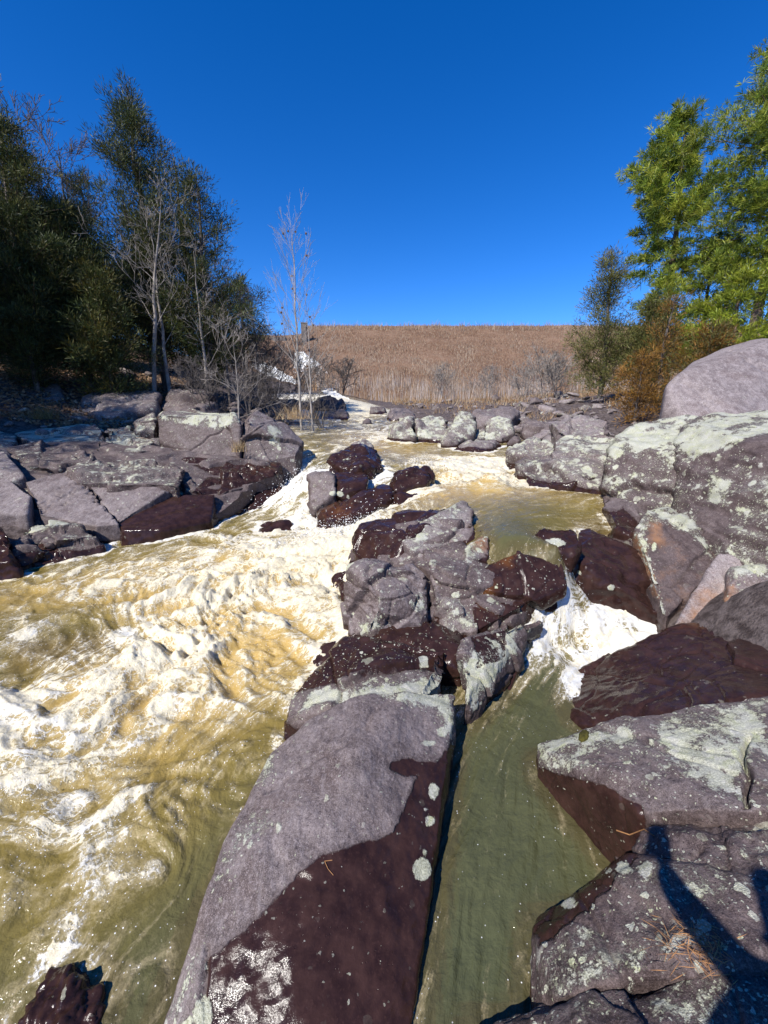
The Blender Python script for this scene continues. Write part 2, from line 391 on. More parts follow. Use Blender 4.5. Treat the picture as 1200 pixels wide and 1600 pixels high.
# ------------------------------------------------------------------ the river's surface: heights, foam and tone at surveyed places
WC = [  # px, py, where (d>0 metres ahead / d<0 below eye), foam, tone, turbulence
 (150,1600,-2.12,.12,.15,.012),(0,1600,-2.15,.30,.2,.015),(250,1480,-2.10,.20,.15,.014),(0,1480,-2.08,.55,.3,.03),(110,1425,-2.08,.58,.4,.03),
 (330,1330,-2.06,.18,.2,.012),(200,1360,-2.05,.48,.4,.03),(0,1350,-2.05,.30,.5,.04),(100,1270,-2.02,.80,.6,.06),(380,1210,-2.03,.34,.35,.025),
 (250,1230,-2.02,.38,.6,.05),(0,1200,-2.0,.55,.6,.06),(150,1160,-1.98,.70,.7,.07),(420,1110,-1.98,.48,.65,.04),(300,1080,-1.94,.70,.9,.09),
 (100,1100,-1.95,.66,.85,.08),(0,1110,-1.95,.88,.7,.07),(200,1035,-1.92,.72,.9,.09),(465,1010,-1.9,.60,.9,.07),(380,985,-1.85,.55,1,.11),(0,1000,-1.91,.34,.35,.03),
 (100,985,-1.88,.34,.35,.03),(60,1055,-1.95,.7,.6,.05),(205,990,-1.91,.75,.6,.06),(250,950,-1.85,.74,.95,.09),(505,930,-1.78,.75,.9,.09),(420,910,-1.75,.72,1,.12),(320,890,-1.78,.72,.9,.08),(150,920,-1.88,.62,.9,.06),
 (0,935,-1.9,.48,.75,.04),(0,890,-1.9,.42,.4,.03),(100,872,-1.88,.42,.35,.03),(200,852,-1.83,.46,.4,.03),(300,832,-1.78,.56,.45,.04),(350,812,-1.74,.52,.45,.04),
 (535,862,-1.6,.95,.9,.09),(470,850,-1.62,.95,.9,.09),(400,845,-1.72,.75,.7,.06),(440,800,-1.68,.6,.35,.03),(375,795,-1.72,.75,.3,.05),(430,768,-1.6,.95,.2,.06),
 (462,742,-1.3,.95,.2,.05),(490,722,-1.05,.55,.3,.03),(480,692,-.82,.32,.4,.015),(490,800,-1.62,.7,.35,.03),(560,822,-1.46,.95,.6,.06),(500,802,6.45,.7,.3,.03),(545,818,5.8,.9,.4,.04),(484,784,6.65,.9,.3,.04),(604,792,6.0,.9,.5,.05),(480,740,7.5,.9,.2,.04),(600,720,8.0,.5,.4,.02),(690,760,6.9,.7,.7,.05),(590,745,7.2,.9,.2,.04),(525,838,-1.55,.95,.7,.08),
 (600,798,-1.3,.7,.6,.04),(680,772,-1.15,.5,.9,.03),(640,752,-1.12,.6,.8,.04),(750,768,-1.12,.5,.9,.03),(700,740,-1.06,.62,.9,.07),(765,745,-.97,.62,1,.10),(735,735,-1.06,.9,.8,.08),(800,760,-1.12,.75,.9,.06),(680,715,-.99,.75,.8,.06),(860,765,-1.13,.42,.8,.02),
 (930,778,-1.13,.30,.6,.012),(800,812,-1.15,.16,.25,.006),(850,800,-1.15,.2,.35,.008),(790,840,-1.17,.1,.15,.004),(870,862,-1.22,.12,.2,.006),(760,715,-1.02,.78,.7,.08),
 (830,722,-1.04,.68,.5,.07),(700,705,-.95,.5,.6,.03),(640,705,-.96,.45,.8,.03),(610,682,-.74,.8,.8,.05),(560,692,-.82,.66,.8,.05),(850,692,-.85,.2,.15,.008),(900,700,-.86,.2,.15,.008),
 (820,675,-.68,.45,.3,.01),(560,662,16,.66,.6,.05),(505,662,16,.45,.4,.03),(590,652,18,.6,.5,.05),(550,642,21,.8,.5,.07),(605,646,19,.66,.5,.05),(545,630,24,.85,.4,.06),(522,620,27,.9,.4,.06),(560,668,14.5,.62,.5,.03),
 (885,880,-1.40,.5,.3,.02),(905,905,-1.58,.64,.4,.05),(925,935,-1.74,.70,.4,.07),(962,968,-1.86,.76,.3,.08),(895,985,-1.89,.74,.3,.08),(1015,978,-1.9,.70,.2,.05),(860,1000,-1.93,.64,.2,.04),
 (870,1032,-1.95,.62,.12,.02),(800,1080,-1.98,.26,.1,.014),(850,1095,-1.98,.16,.1,.012),(750,1200,-2.0,.10,.08,.012),(805,1255,-2.0,.05,.08,.010),(720,1400,-2.02,.06,.06,.010),(850,1330,-2.02,.06,.08,.004),
 (680,1610,-2.05,.05,.04,.008),(760,1500,-2.04,.02,.02,.008),(900,1300,-2.01,.05,.1,.004),(780,1600,-2.05,.05,.0,.003)]
_pw = np.array([P(a[0], a[1], a[2]) for a in WC])
_pw[:, 2] -= EYE
_vals = [[w[2], a[3], a[4], a[5]] for w, a in zip(_pw, WC)]
_xy = [tuple(w[:2]) for w in _pw]
for gx, gy, gz in [(-5, 3, -1.95), (-6, 5, -1.92), (-5, 1.5, -2.1), (-3, .3, -2.15), (0, -.5, -2.15), (2, 0, -2.1), (3, 1.5, -2.1), (4, 3.5, -1.9), (5, 5, -1.5), (5, 8, -1.1), (7, 11, -.9), (-7, 7, -1.6), (-8, 10, -1.1), (-5, 14, -.55), (5, 18, -.5), (-4, 34, 1.4), (-12, 20, .2), (8, 26, -.4), (3.5, 20, -.6), (4, 26, -.6), (2.5, 31, -.5), (6, 34, -.5), (1, 27, .0)]:
    _xy.append((gx, gy)); _vals.append([gz, .3, .4, .02])
RW = RBF(_xy, _vals)
def W(x, y): return RW(x, y)[:, 0] + EYE

# streamlines: s runs downstream, n across
FC = []
for n_, line in enumerate([[(540,900),(480,1050),(420,1180),(335,1330),(240,1500),(150,1620)], [(500,890),(420,1090),(250,1330),(110,1425),(0,1490)], [(450,890),(310,1070),(150,1160),(0,1230)],
                           [(400,880),(200,1030),(0,1110)], [(330,860),(150,920),(0,950)], [(320,825),(150,850),(0,890)]]):
    q = [P(a, b, -1.95 if b > 950 else -1.8) for a, b in line]
    s = 0
    for k, w in enumerate(q):
        if k: s += np.linalg.norm(w[:2] - q[k - 1][:2])
        FC.append((w[0], w[1], s + .25 * n_, n_ * .55))
for line, n0, s0 in [([(760,745),(700,770),(600,798),(540,850)], .4, -3.4), ([(640,690),(640,740),(570,800),(500,850)], 1.0, -3.6), ([(560,660),(500,700),(440,765),(380,815)], 2.6, -5)]:
    q = [P(a, b, -1.0 if b < 790 else -1.5) if b > 685 else P(a, b, 14) for a, b in line]; s = s0
    for k, w in enumerate(q):
        if k: s += np.linalg.norm(w[:2] - q[k - 1][:2])
        FC.append((w[0], w[1], s, n0))
for line, n0 in [([(880,870),(930,960),(860,1040),(780,1150),(700,1350),(660,1600)], 0), ([(915,880),(990,975),(900,1060),(820,1180),(820,1400),(800,1600)], .7)]:
    q = [P(a, b, -1.4 if b < 900 else -1.95) for a, b in line]; s = 0
    for k, w in enumerate(q):
        if k: s += np.linalg.norm(w[:2] - q[k - 1][:2])
        FC.append((w[0], w[1], s + 4, n0 + 4))
RF = RBF([f[:2] for f in FC], [f[2:] for f in FC])

# ------------------------------------------------------------------ ground sheet
GC = [(-4, 3, -2.5), (-2, 3, -2.6), (-1, 1.2, -2.6), (0, 0, -2.5), (.4, 1.5, -2.6), (.8, 2.4, -2.6), (.4, 4, -2.2), (-1.5, 5, -2.4), (-3, 5.5, -2.4), (0, 7, -1.7), (2, 6, -1.7), (1.5, 9, -1.5), (-1, 9, -1.6), (-1, 12, -1.2), (0, 15, -1.0), (-2, 18, -.7), (-2, 24, -.3), (-3, 28, .1),
      (1.6, 1.2, -1.95), (1, .2, -1.9), (.4, -.45, -1.53), (.5, -1, -1.5), (2.25, 1.2, -1.5), (2.2, .4, -1.48), (2.5, 2, -1.42), (2.9, 2.9, -1.3), (3, 0, -1.4), (4, 2.5, -1.6), (2.2, 2.9, -2.2), (4.5, 5, -1.2), (6, 7, -.5), (5, 9, -.75), (8, 9, .1), (10, 14, .3), (4, 12, -.75), (7, 18, .2), (12, 22, .8), (4, 24, .1), (2.2, 22, -.05), (.6, 27, .35), (2, 32, .5), (4, 19, -.15), (20, 15, 1.4), (9, 4, -.2), (6, 0, -1.0), (14, 0, .6),
      (-5, 7.6, -1.05), (-3.2, 8, -1.15), (-6, 6.6, -1.15), (-6.4, 8.3, -.8), (-4.4, 6.3, -1.45), (-5.2, 5.3, -1.65), (-7, 9.5, -.6), (-4, 10.5, -.6), (-5.8, 9.2, -.66), (-9, 11, -.1), (-12, 10, .8), (-7, 13, -.05), (-5, 14, -.15), (-13, 15, 1.7), (-9, 16, .9), (-5, 18, .2), (-7, 22, .7), (-4, 22, .4), (-20, 15, 3.2), (-14, 24, 2.6), (-8, 30, 1.4), (-20, 28, 5), (-30, 20, 6), (-12, 4, -.8), (-16, 6, 1.2), (-25, 5, 4), (-10, 0, -1.2),
      (-5, 36, 1.6), (0, 40, .5), (10, 40, .7), (25, 40, 2), (30, 25, 3), (40, 10, 4), (-40, 40, 9), (40, 60, 3), (0, 80, .5), (-30, 60, 8), (-60, 60, 14), (60, 60, 5), (0, -10, -1), (-30, -10, 4), (30, -10, 4), (60, 0, 6), (-60, 0, 12), (0, -40, 0), (0, 150, 0), (-80, 150, 8), (80, 150, 4)]
RG = RBF([g[:2] for g in GC], [[g[2]] for g in GC])
def G(x, y): return RG(x, y)[:, 0] + EYE
def gz(x, y): return float(G(np.array([x]), np.array([y]))[0])

def build_ground():
    def axis(a, b, dense0, dense1, fine, grow):
        v = [dense0]
        while v[-1] < dense1: v.append(v[-1] + fine)
        s = fine
        while v[-1] < b: s *= grow; v.append(v[-1] + s)
        s = fine; w = [dense0]
        while w[-1] > a: s *= grow; w.append(w[-1] - s)
        return np.array(sorted(set(w + v)))
    xs = axis(-300, 300, -14, 14, .14, 1.09); ys = axis(-120, 420, -1, 26, .14, 1.09)
    X, Y = np.meshgrid(xs, ys); x = X.ravel(); y = Y.ravel()
    z = G(x, y)
    p3 = np.stack([x, y, z], 1)
    r = np.hypot(x, y - 8)
    z = z + fbm(p3 * [.35, .35, 0], 3) * .12 * sstep(3, 20, r) + fbm(p3 * [1.6, 1.6, 0], 4) * .09
    z = np.where(r > 90, z * (1 - sstep(90, 250, r)) + EYE * sstep(90, 250, r), z)
    nx, ny = len(xs), len(ys)
    i = np.arange(nx * ny).reshape(ny, nx)
    q = np.stack([i[:-1, :-1], i[:-1, 1:], i[1:, 1:], i[1:, :-1]], -1).reshape(-1, 4)
    m = mesh_np('ground', np.stack([x, y, z], 1), [q])
    lit = np.clip(sstep(-9, -13, x + (y - 14) * .12) + sstep(8, 11, x - (y - 10) * .15) + sstep(32, 38, y), 0, 1)
    attr(m, 'litter', lit)
    tag(link('ground', m, M_GROUND), 'rocky river bank ground scattered with dead leaves', None, kind='structure')
build_ground()

SHORE = []
def shore(x, y):
    """how close a place on the water is to a rock's waterline, 0..1"""
    c = .03; nx, ny = 460, 520; g = np.zeros((ny, nx))
    q = np.concatenate(SHORE); i = ((q[:, 0] + 9) / c).astype(int); j = (q[:, 1] / c).astype(int)
    k = (i >= 0) & (i < nx) & (j >= 0) & (j < ny); g[j[k], i[k]] = 1
    for s in range(4):
        b = g.copy()
        b[1:] += g[:-1]; b[:-1] += g[1:]; b[:, 1:] += g[:, :-1]; b[:, :-1] += g[:, 1:]
        g = np.minimum(1, b / 2.6)
    i = ((x + 9) / c).astype(int); j = (y / c).astype(int); k = (i >= 0) & (i < nx) & (j >= 0) & (j < ny)
    return np.where(k, g[np.clip(j, 0, ny - 1), np.clip(i, 0, nx - 1)], 0)
def build_river():
    ys = [.35]
    while ys[-1] < 33: ys.append(ys[-1] + .0058 * (ys[-1] + .55))
    ys = np.array(ys); ts = np.concatenate([np.arange(-4.2, -1.31, .03), np.arange(-1.30, 1.06, .0043)])
    Y, T = np.meshgrid(ys, ts, indexing='ij')
    X = T * (Y + .55)
    x = X.ravel(); y = Y.ravel()
    r = RW(x, y); z = r[:, 0] + EYE; foam = r[:, 1]; tone = r[:, 2]; turb = np.clip(r[:, 3], .002, .14)
    sn = RF(x, y)
    p2 = np.stack([sn[:, 0] * .9, sn[:, 1] * 2.6, np.zeros(len(x))], 1)
    pw = np.stack([x, y, np.zeros(len(x))], 1)
    warp = np.stack([fbm(pw * 1.1, 2), fbm(pw * 1.1 + 9, 2), np.zeros(len(x))], 1)
    ch = sstep(.03, .07, turb)
    big = (1 - ch) * ridged(p2 * .9 + warp * 1.0, 2) + ch * ridged(pw * [1.0, 1.6, 1] + warp * .8, 3)            # standing waves and haystacks
    bil = np.abs(fbm(pw * 2.4 + warp * .9, 3, .55))                # boiling billows
    sm = fbm(p2 * [3, 2.6, 1] + warp, 4, .6)
    ft = sstep(.35, .95, foam)
    # froth: closely packed round clumps
    cl = np.abs(perlin(pw * 7 + warp * 1.6)); cl2 = np.abs(perlin(pw * 16 + warp * 2.5)); cl3 = np.abs(perlin(pw * 34))
    hh = (big - 1.0) * .55 + (.36 - bil) * .62 + sm * .20
    froth = (.4 - cl * .75 - cl2 * .35 - cl3 * .2) * ft
    dz = turb * 1.3 * (hh + froth * .12) + sm * .007
    z2 = z + dz
    fo = np.clip(foam - .05 * sstep(.3, .5, foam) + .36 * np.clip(hh + .05, -.6, .8) * sstep(.25, .5, foam) , 0, 1.05)
    fo = fo + shore(x, y) * (.16 + .30 * sstep(.2, .6, foam)) * (.7 + .8 * fbm(pw * 5, 3))
    i = np.arange(len(x)).reshape(len(ys), len(ts))
    q = np.stack([i[:-1, :-1], i[:-1, 1:], i[1:, 1:], i[1:, :-1]], -1).reshape(-1, 4)
    g = G(x, y)
    ok = (z2 > g - .12) & (x > -7.5 - .12 * y) & ((y < 6) | (x < 2.6 + .35 * y))
    q = q[ok[q].any(1)]
    used = np.unique(q); remap = np.full(len(x), -1); remap[used] = np.arange(len(used)); q = remap[q]
    m = mesh_np('river', np.stack([x, y, z2], 1)[used], [q])
    attr(m, 'chaos', sstep(.035, .075, turb[used])); attr(m, 'foam', fo[used] - .07 * sstep(.35, .6, foam[used])); attr(m, 'tone', tone[used])
    px, py, f = proj(np.stack([x, y, z], 1)[used])
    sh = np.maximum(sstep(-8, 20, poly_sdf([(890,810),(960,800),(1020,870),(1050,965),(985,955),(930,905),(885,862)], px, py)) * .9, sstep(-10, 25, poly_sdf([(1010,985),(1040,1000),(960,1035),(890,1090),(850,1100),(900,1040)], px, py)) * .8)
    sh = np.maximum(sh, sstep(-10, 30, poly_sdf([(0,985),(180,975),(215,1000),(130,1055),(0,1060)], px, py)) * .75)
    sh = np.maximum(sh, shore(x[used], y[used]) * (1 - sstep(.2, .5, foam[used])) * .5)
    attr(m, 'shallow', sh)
    fl = np.stack([sn[:, 0], sn[:, 1], np.zeros(len(x))], 1)[used]
    attr_c(m, 'flow', fl)
    tag(link('river', m, M_WATER), 'turbid yellow brown river foaming white over rocks', None, kind='structure')

# ------------------------------------------------------------------ rocks
SPOTS = [(660,1358,15,18),(672,1282,8,9),(678,1236,8,13),(692,1143,9,8),(670,1160,12,5),(664,1332,4,5),(665,1265,3,3),(435,1293,5,8),(661,1023,8,6),(866,847,20,8),(917,732,10,8),(926,741,9,6),(902,716,5,4),
         (318,1585,14,30),(1010,1360,12,14),(975,1358,11,12),(888,1410,14,8),(545,885,9,7),(712,930,7,5),(905,895,4,3),(955,918,6,5),(1023,852,4,6),(520,771,6,4),(532,772,5,4),(543,775,3,3),(680,1400,3,2)]
def hull_mesh(pts, chips, rng, chip_size):
    bm = bmesh.new()
    for p in pts: bm.verts.new(p)
    bmesh.ops.convex_hull(bm, input=bm.verts)
    bmesh.ops.delete(bm, geom=[v for v in bm.verts if not v.link_faces], context='VERTS')
    V = np.array([v.co for v in bm.verts]); c = V.mean(0); size = np.linalg.norm(V.max(0) - V.min(0))
    for k in range(chips):
        v = V[rng.randint(len(V))]
        n = (v - c) / (np.linalg.norm(v - c) + 1e-9) + rng.normal(size=3) * .45; n /= np.linalg.norm(n)
        h = (V @ n).max() - size * chip_size * rng.uniform(.2, 1)
        bmesh.ops.bisect_plane(bm, geom=bm.verts[:] + bm.edges[:] + bm.faces[:], dist=1e-5, plane_co=tuple(n * h), plane_no=tuple(n), clear_outer=True)
        ed = [e for e in bm.edges if e.is_boundary]
        if ed: bmesh.ops.holes_fill(bm, edges=ed)
    m = bpy.data.meshes.new('hull'); bm.to_mesh(m); bm.free()
    return m
_tmp = bpy.data.objects.new('tmp', None)
def remesh(m, vox):
    o = bpy.data.objects.new('tmp', m); COL.objects.link(o)
    md = o.modifiers.new('r', 'REMESH'); md.mode = 'VOXEL'; md.voxel_size = vox
    dg = bpy.context.evaluated_depsgraph_get()
    e = o.evaluated_get(dg); mm = e.to_mesh()
    nv = len(mm.vertices); V = np.empty(nv * 3, np.float32); mm.vertices.foreach_get('co', V)
    nl = len(mm.loops); I = np.empty(nl, np.int32); mm.loops.foreach_get('vertex_index', I)
    e.to_mesh_clear()
    bpy.data.objects.remove(o); bpy.data.meshes.remove(m)
    return V.reshape(-1, 3).astype(float), I.reshape(-1, 4)
def smooth(V, Q, it, lam=.6):
    a = np.concatenate([Q[:, 0], Q[:, 1], Q[:, 2], Q[:, 3]]); b = np.concatenate([Q[:, 1], Q[:, 2], Q[:, 3], Q[:, 0]])
    n = len(V); cnt = np.bincount(a, minlength=n) + np.bincount(b, minlength=n)
    for _ in range(it):
        S = np.stack([np.bincount(a, V[b, k], n) + np.bincount(b, V[a, k], n) for k in range(3)], 1) / cnt[:, None]
        V = V + lam * (S - V)
    return V
def normals(V, Q):
    n = np.cross(V[Q[:, 2]] - V[Q[:, 0]], V[Q[:, 3]] - V[Q[:, 1]])
    N = np.stack([sum(np.bincount(Q[:, k], n[:, c], len(V)) for k in range(4)) for c in range(3)], 1)
    return N / (np.linalg.norm(N, axis=1)[:, None] + 1e-12)

ROCKN = [0]
def rock(label, pts, back=.35, zb=None, tone=.45, lic=.25, wet=None, margin=.05, vox=None, chips=9, chip=.085, rough=.026, facets=7, fdep=.035,
         sm=1, cracks=(), wetpoly=None, licpoly=(), rust=0.0, rustpoly=(), group=None, cat='rock', name='rock', extra=(), grooves=None, spread=0.0, near=1.0, terr=None, steep=1.0):
    ROCKN[0] += 1
    rng = np.random.RandomState(1000 + ROCKN[0])
    pts = [(p[0], p[1], p[2] * near) for p in pts]
    A = np.array([P(*p) for p in pts]); ds = A[:, 1].mean()
    B = []
    for p, a in zip(pts, A):
        r = ray(p[0], p[1]); d = a[1] + back
        q = a.copy(); q[1] = d; q[0] = r[0] / r[1] * d; q[2] = EYE + r[2] / r[1] * d - .03 - .02 * back
        B.append(q)
    T = np.vstack([A, np.array(B)])
    if zb is None:
        zmin = min(T[:, 2].min(), W(A[:, 0], A[:, 1]).min(), G(A[:, 0], A[:, 1]).min()) - .25
    else: zmin = zb + EYE
    D = T.copy(); D[:, 2] = zmin
    if spread:
        c = D[:, :2].mean(0); v = D[:, :2] - c; D[:, :2] += v / (np.linalg.norm(v, axis=1)[:, None] + 1e-9) * spread
    allp = np.vstack([T, D] + ([np.array(extra)] if len(extra) else []))
    if vox is None: vox = float(np.clip(ds * .0052, .0085, .085))
    V, Q = remesh(hull_mesh(allp, chips, rng, chip), vox)
    V = smooth(V, Q, sm)
    N = normals(V, Q)
    size = np.linalg.norm(T.max(0) - T.min(0))
    f = 1.6 / max(size, .3)
    off = rng.uniform(-50, 50, 3)
    disp = rough * (.9 * fbm(V * f * 1.4 + off, 3) + .55 * ridged(V * f * 3.2 + off, 3) - .4)
    disp += rough * .35 * fbm(V * f * 9 + off, 3, .6) + .0035 * min(1, ds / 2) * fbm(V * 26 + off, 3, .6)
    fdep = min(fdep, .028 * size)
    for facets, fdep in ([(facets, fdep), (int(facets * 3.5), fdep * .55)][:1 if facets < 3 else 2] if facets else []):
        S = V[rng.choice(len(V), facets)]; sc = np.array([1, 1, rng.uniform(.8, 1.8)])
        w = V + np.stack([fbm(V * 2 + off + 5 * k, 2) for k in range(3)], 1) * .10 * size * .3
        dd = np.sqrt((((w[:, None] - S[None]) * sc) ** 2).sum(2)); o = np.argsort(dd, 1)[:, :2]
        d1 = np.take_along_axis(dd, o[:, :1], 1)[:, 0]; d2 = np.take_along_axis(dd, o[:, 1:2], 1)[:, 0]
        lv = rng.uniform(-1, .4, facets); tl = rng.normal(size=(facets, 3)) * 1.1 / (size * .25)
        pl0 = ((V - S[o[:, 0]]) * tl[o[:, 0]]).sum(1); pl1 = ((V - S[o[:, 1]]) * tl[o[:, 1]]).sum(1)
        gap = d2 - d1; wdt = .006 * size + vox * .45
        bl = np.clip(.5 + gap / (wdt * 1.2), .5, 1)
        disp += fdep * ((lv[o[:, 0]] + np.clip(pl0, -1, 1)) * bl + (lv[o[:, 1]] + np.clip(pl1, -1, 1)) * (1 - bl))
        disp -= fdep * .9 * np.exp(-(gap / (wdt * .6)) ** 2)
    px, py, fd = proj(V)
    for c in cracks:
        pl, wpx, dep = c
        jx = 4 * fbm(V * 6 + off, 3) * fd
        dl = line_dist(pl, px + jx, py + jx * .5)
        disp -= dep * np.exp(-(dl / wpx) ** 2)
    if grooves:
        ang, freq, amp = grooves
        u = V @ np.array([math.sin(ang), 0, math.cos(ang)]); 
        qq = np.stack([V @ np.array([math.cos(ang), .4, -math.sin(ang)]) * freq * .22, V[:, 1] * freq * .3, u * freq], 1)
        disp += amp * (ridged(qq + off, 3) - .9)
    V = V + N * disp[:, None]
    if terr:
        hh, kk = terr; u = (V[:, 2] + .10 * V[:, 0] + .12 * fbm(V * .8 + off, 3)) / hh; fr_ = u - np.floor(u)
        V[:, 2] += hh * kk * (sstep(.72, 1.0, fr_) - fr_)
        px, py, fd = proj(V)
    # wetness, lichen, rust
    wl_ = W(V[:, 0], V[:, 1])
    SHORE.append(V[np.abs(V[:, 2] - wl_) < .03][:, :2])
    wt = wl_ + margin * (1 + 1.2 * fbm(V * 1.7 + off, 2)) - V[:, 2]
    if wet is not None: wt = np.maximum(wt, wet)
    if wetpoly is not None: wt = np.maximum(wt, poly_sdf(wetpoly, px, py) * fd / F_PX)
    N2 = normals(V, Q)
    li = lic * (.55 + .6 * np.clip(N2[:, 2], -.2, 1)) + np.zeros(len(V))
    for poly, dens in licpoly:
        sd = poly_sdf(poly, px, py) * fd / F_PX
        li = np.maximum(li, dens * sstep(-.05, .06, sd)) if dens > 0 else li * (1 - sstep(-.05, .06, sd))
    li = np.where(wt > 0, li * .45, li)
    li *= sstep(.02, .10, V[:, 2] - wl_)
    ru = np.full(len(V), rust)
    for poly, dens in rustpoly:
        ru = np.maximum(ru, dens * sstep(-30, 24, poly_sdf(poly, px, py)))
    sp = np.full(len(V), -1.0)
    for sx, sy, rx, ry in SPOTS:
        e = (1 - np.hypot((px - sx) / rx, (py - sy) / ry)) * min(rx, ry) * fd / F_PX
        sp = np.maximum(sp, e)
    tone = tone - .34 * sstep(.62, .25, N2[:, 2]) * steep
    m = mesh_np(name, V, [Q])
    attr(m, 'wet', wt); attr(m, 'lic', li); attr(m, 'rust', ru); attr(m, 'spot', sp)
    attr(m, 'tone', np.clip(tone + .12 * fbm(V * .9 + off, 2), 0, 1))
    return tag(link(name, m, M_ROCK), label, cat, group)
# ---- the central rock ridge, front to back
rock('long smooth purple grey slab sloping into the water, its lower half dark with wet',
 [(560,1085,-1.66),(640,1076,-1.65),(712,1086,-1.76),(480,1122,-1.72),(428,1172,-1.80),(410,1230,-1.84),(350,1320,-1.86),(318,1400,-1.87),(316,1470,-1.89),(326,1540,-1.93),(710,1150,-1.88),(702,1210,-1.92),(690,1290,-1.95),(664,1370,-1.975),(618,1450,-2.0),(600,1540,-2.02),(640,1640,-2.04),(470,1230,-1.74),(400,1340,-1.80),(540,1350,-1.83),(610,1230,-1.78),(450,1500,-1.88),(480,1640,-1.96),(300,1640,-2.0),(560,1180,-1.67),(260,1600,-2.07),(283,1520,-2.06),(240,1660,-2.08)],
 back=.05, vox=.0085, rough=.014, chips=3, chip=.02, sm=5, lic=.05, tone=.5, margin=.02, facets=0,
 cracks=[([(415,1235),(470,1200),(560,1150),(600,1090)],5,.012),([(560,1080),(640,1072),(715,1100)],7,.02),([(320,1480),(318,1560)],5,.02),([(425,1320),(460,1375),(505,1380)],10,.006)],
 wetpoly=[(612,1190),(640,1184),(682,1192),(706,1160),(730,1200),(720,1400),(700,1640),(190,1660),(315,1600),(322,1500),(400,1440),(440,1392),(500,1336),(562,1318),(612,1302),(640,1245),(650,1213),(628,1212),(610,1200)],
 licpoly=[([(330,1330),(410,1260),(440,1290),(390,1330),(350,1400),(325,1400)],.55),([(240,1600),(290,1500),(318,1470),(330,1560),(300,1640)],.75),([(560,1080),(640,1072),(716,1085),(712,1180),(680,1110),(600,1088)],.7),([(415,1160),(440,1160),(420,1230),(395,1230)],.6)])
rock('low wet maroon ledge edged with pale lichen behind the long slab',
 [(718,1018,-1.64),(620,1002,-1.66),(540,1002,-1.73),(492,1012,-1.8),(468,1060,-1.87),(440,1130,-1.93),(425,1165,-1.95),(560,1088,-1.72),(640,1078,-1.67),(716,1090,-1.70)],
 back=.03, vox=.0095, rough=.014, facets=12, fdep=.04, lic=0.33, tone=.4, wetpoly=[(718,1015),(600,1000),(480,1005),(455,1085),(560,1060),(640,1035),(716,1032)],
 licpoly=[([(560,1085),(600,1060),(700,1036),(718,1060),(716,1095)],.95),([(430,1165),(480,1085),(560,1062),(560,1090),(470,1125)],.65)])
rock('pointed wedge of rock crusted with bright lichen, its dark side over the green channel',
 [(723,1002,-1.60),(770,985,-1.60),(812,974,-1.62),(848,967,-1.69),(846,985,-1.85),(752,1112,-1.92),(726,1090,-1.76),(722,1040,-1.66),(738,1110,-1.86),(790,1050,-1.90)],
 back=.02, vox=.0095, rough=.014, chips=2, chip=.03, lic=0.41, tone=.35, wetpoly=[(735,1000),(790,985),(785,1030),(745,1045)],
 licpoly=[([(718,1035),(800,972),(822,972),(770,1075),(745,1120),(722,1100)],.95),([(820,985),(850,965),(850,1000),(770,1110),(760,1100)],-1)])
rock('rounded square grey boulder at the front of the central ridge, beside the foam',
 [(545,885,-1.35),(585,878,-1.32),(640,890,-1.35),(668,907,-1.40),(672,945,-1.53),(660,976,-1.66),(600,986,-1.72),(577,955,-1.52),(540,962,-1.66),(537,988,-1.76),(575,905,-1.31)],
 back=.25, vox=.013, rough=.014, sm=4, chips=4, chip=.05, lic=0.21, tone=.5, licpoly=[([(585,925),(600,930),(600,960),(585,955)],.8),([(550,975),(590,950),(600,985),(560,1000)],.9),([(630,915),(670,915),(670,960),(640,950)],.45)], cracks=[([(578,895),(580,985)],4,.03),([(540,930),(575,950)],3,.015)])
rock('small rounded grey stone tucked behind the square front boulder', [(598,890,-1.36),(615,868,-1.26),(642,868,-1.25),(667,898,-1.36),(640,880,-1.27),(660,912,-1.42)], back=.25, rough=.014, sm=4, lic=0.17, tone=.55)
rock('small wet reddish rock at the edge of the white rapid, left of the square boulder', [(518,898,-1.62),(545,880,-1.5),(590,876,-1.42),(592,892,-1.5),(530,912,-1.68)], back=.2, rough=.014, wet=.1, lic=0.18, tone=.3, sm=0)
rock('big wet maroon block with a smooth sloping top at the back of the central ridge',
 [(548,840,-1.30),(562,815,-1.20),(640,796,-1.08),(718,786,-1.025),(695,802,-1.07),(645,826,-1.18),(622,855,-1.3),(600,885,-1.5),(552,885,-1.6),(550,860,-1.45)],
 back=.3, rough=.014, facets=9, fdep=.04, wet=.1, lic=0.155, tone=.3, sm=3)
rock('grey lichen flecked block with a sharp upright corner at the top of the central ridge',
 [(690,800,-1.04),(722,785,-1.0),(746,792,-1.0),(742,836,-1.2),(735,843,-1.24),(700,840,-1.25),(645,862,-1.32),(625,845,-1.26),(650,818,-1.13)],
 back=.25, rough=.014, facets=8, fdep=.04, lic=0.41, tone=.62, chips=2, chip=.03, sm=0)
rock('wedge of mottled grey rock leaning below the sharp cornered block', [(600,862,-1.36),(650,838,-1.24),(672,841,-1.25),(674,862,-1.33),(640,880,-1.42),(605,880,-1.43)], back=.1, rough=.014, lic=0.41, tone=.6, facets=7, fdep=.04, sm=0)
rock('small blue black wet rock poking out of the pool behind the ridge', [(747,808,-1.1),(770,803,-1.09),(779,812,-1.12),(768,836,-1.2),(748,835,-1.2)], back=.1, rough=.014, wet=.1, lic=0, tone=.2, sm=0)
rock('narrow upright rock with orange stains and white lichen on the central ridge', [(727,848,-1.17),(745,830,-1.1),(766,828,-1.1),(768,850,-1.18),(758,875,-1.28),(728,872,-1.28)], back=.12, rough=.014, facets=9, fdep=.04, lic=0.48, tone=.5, rustpoly=[([(730,835),(765,830),(760,855),(735,855)],1.0)], sm=0)
